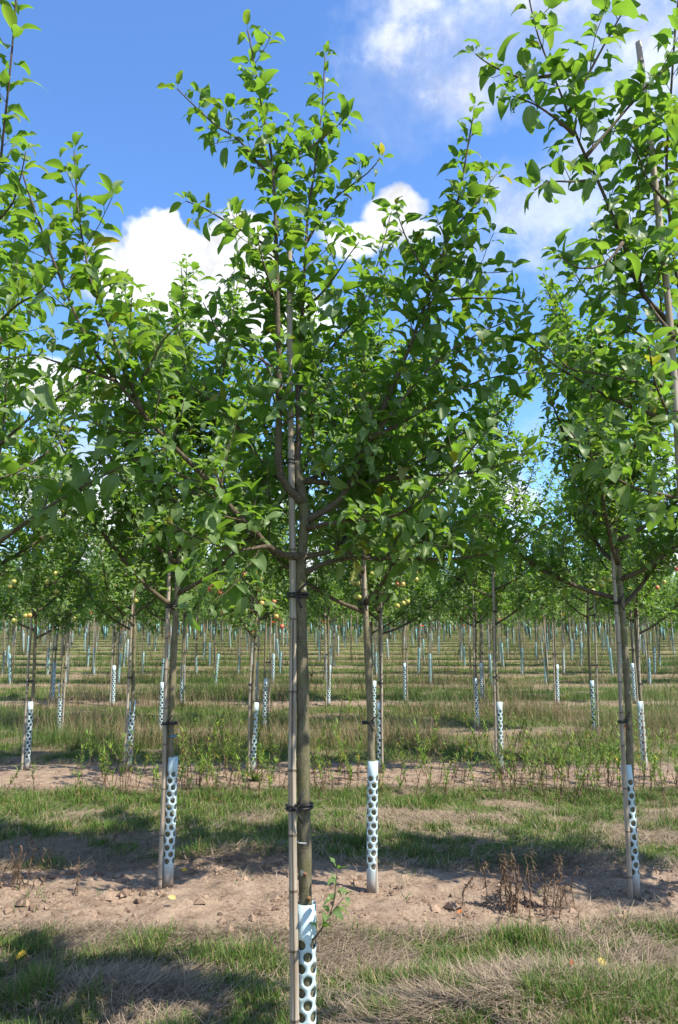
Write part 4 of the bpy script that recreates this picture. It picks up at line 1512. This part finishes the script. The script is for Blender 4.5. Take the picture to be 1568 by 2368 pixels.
r = random.Random(55)
mb = MB()
cnt = 0
while cnt < 420:
    yy = r.choice((r.gauss(9.15, .35), r.gauss(9.6, .6), r.uniform(9.6, 12.6)))
    xx = r.uniform(-1, 1) * yy * .47
    px = CX + F_PX * xx / yy
    dens = float(fbm(np.array([px / 170.0]), np.array([3.3]), 95, 3)[0])
    if px < 190 or (610 < px < 690 and r.random() < .5): 
        if r.random() < .9: continue
    if r.random() > dens * 1.5 - .1: continue
    weed(mb, xx, yy, r.choice((r.uniform(.2, .5), r.uniform(.3, .75))), r, green=r.choice((.3, .75, .9)))
    cnt += 1
for _ in range(700):
    yy = r.uniform(13.5, 34)
    xx = r.uniform(-1, 1) * yy * .46
    if float(fbm(np.array([xx * .35]), np.array([yy * .4]), 97, 3)[0]) < .5: continue
    weed(mb, xx, yy, r.uniform(.3, .8), r, green=r.choice((.1, .25, .8)), dead=1)
tag(mb.build('tall_weeds', M_GRASS), 'tall weeds with green tops and dead brown lower leaves among the rows', 'weeds', kind='stuff')

# dead brown weed clumps on the bare soil of the second row
for (px, py, ns, hh, wd, lab) in ((1215, 2105, 26, .42, .16, 'bushy dead brown weed clump on the bare soil at right'),
                                  (22, 2070, 14, .32, .10, 'dead brown weed clump on the soil at the left edge'),
                                  (96, 1990, 2, .30, .02, 'single thin dead stalk standing in straw near the left edge'),
                                  (183, 2085, 2, .26, .02, 'single thin dead stalk on the soil near the blue-marked tree'),
                                  (252, 1960, 2, .22, .02, 'short dead stalk in the straw beside the blue-marked tree')):
    x0, y0 = on_ground(px, py)
    mb = MB()
    for _ in range(ns):
        weed(mb, x0 + r.gauss(0, wd), y0 + r.gauss(0, wd * .7), hh * r.uniform(.5, 1.0), r, green=0, dead=.9)
    o = mb.build('dead_weed', M_GRASS)
    tag(o, lab, 'weed')

# dandelion at the foot of the red-apple tree
x0, y0 = on_ground(590, 1808)
mb = MB()
n = 26
A = np.array([(x0 + r.gauss(0, .02), y0 + r.gauss(0, .02), r.uniform(.12, .26), r.uniform(.02, .035), r.uniform(.5, 1.25), r.uniform(0, 6.28), r.uniform(.2, .9)) for _ in range(n)])
blades(mb, A[:, 0], A[:, 1], A[:, 2], A[:, 3], A[:, 4], A[:, 5], A[:, 6], np.array([(.12, .19, .03)] * n) * nrg.uniform(.7, 1.4, (n, 1)), 4)
tag(mb.build('leafy_weed', M_GRASS), 'low rosette of green leaves at the foot of the red apple tree\'s guard', 'weed')

# fallen leaves
for (px, py, ln, colr, lab) in ((1392, 2258, .085, (.62, .50, .14), 'fallen yellow leaf on the grass at the lower right'),
                                (58, 2228, .075, (.70, .46, .05), 'fallen yellow leaf on the hay at the lower left'),
                                (405, 2112, .07, (.66, .55, .22), 'fallen pale yellow leaf on the soil by the blue-marked tree'),
                                (432, 2036, .05, (.75, .50, .03), 'small fallen yellow leaf just right of the blue-marked tree'),
                                (770, 2056, .05, (.42, .16, .06), 'fallen rust brown leaf beside the green shoot of the middle trunk'),
                                (1068, 2132, .05, (.45, .15, .05), 'fallen rust brown leaf on the soil left of the dead weed clump'),
                                (1327, 2298, .05, (.35, .12, .05), 'fallen rust brown leaf in the hay at the lower right')):
    x0, y0 = on_ground(px, py)
    mb = MB()
    T, Wd, V, q, nt_, nv = LT['near']
    a_ = r.uniform(0, 6.28)
    vs = np.stack((T * math.cos(a_) - V * Wd * math.sin(a_), T * math.sin(a_) + V * Wd * math.cos(a_), .18 * np.abs(V) * Wd * 2 + .22 * (T - .5) ** 2), 1) * ln
    vs = vs * .8 + (x0, y0, gz(x0, y0) + .045 + ln * .1)
    # tip it towards the light a little
    vs[:, 2] += (vs[:, 1] - y0) * .45
    mb.add(vs, q, None, np.array(colr) * (1 - .25 * np.abs(V))[:, None])
    tag(mb.build('fallen_leaf', M_GRASS), lab, 'leaf', 'fallen leaves')
print('done', len(bpy.data.objects))
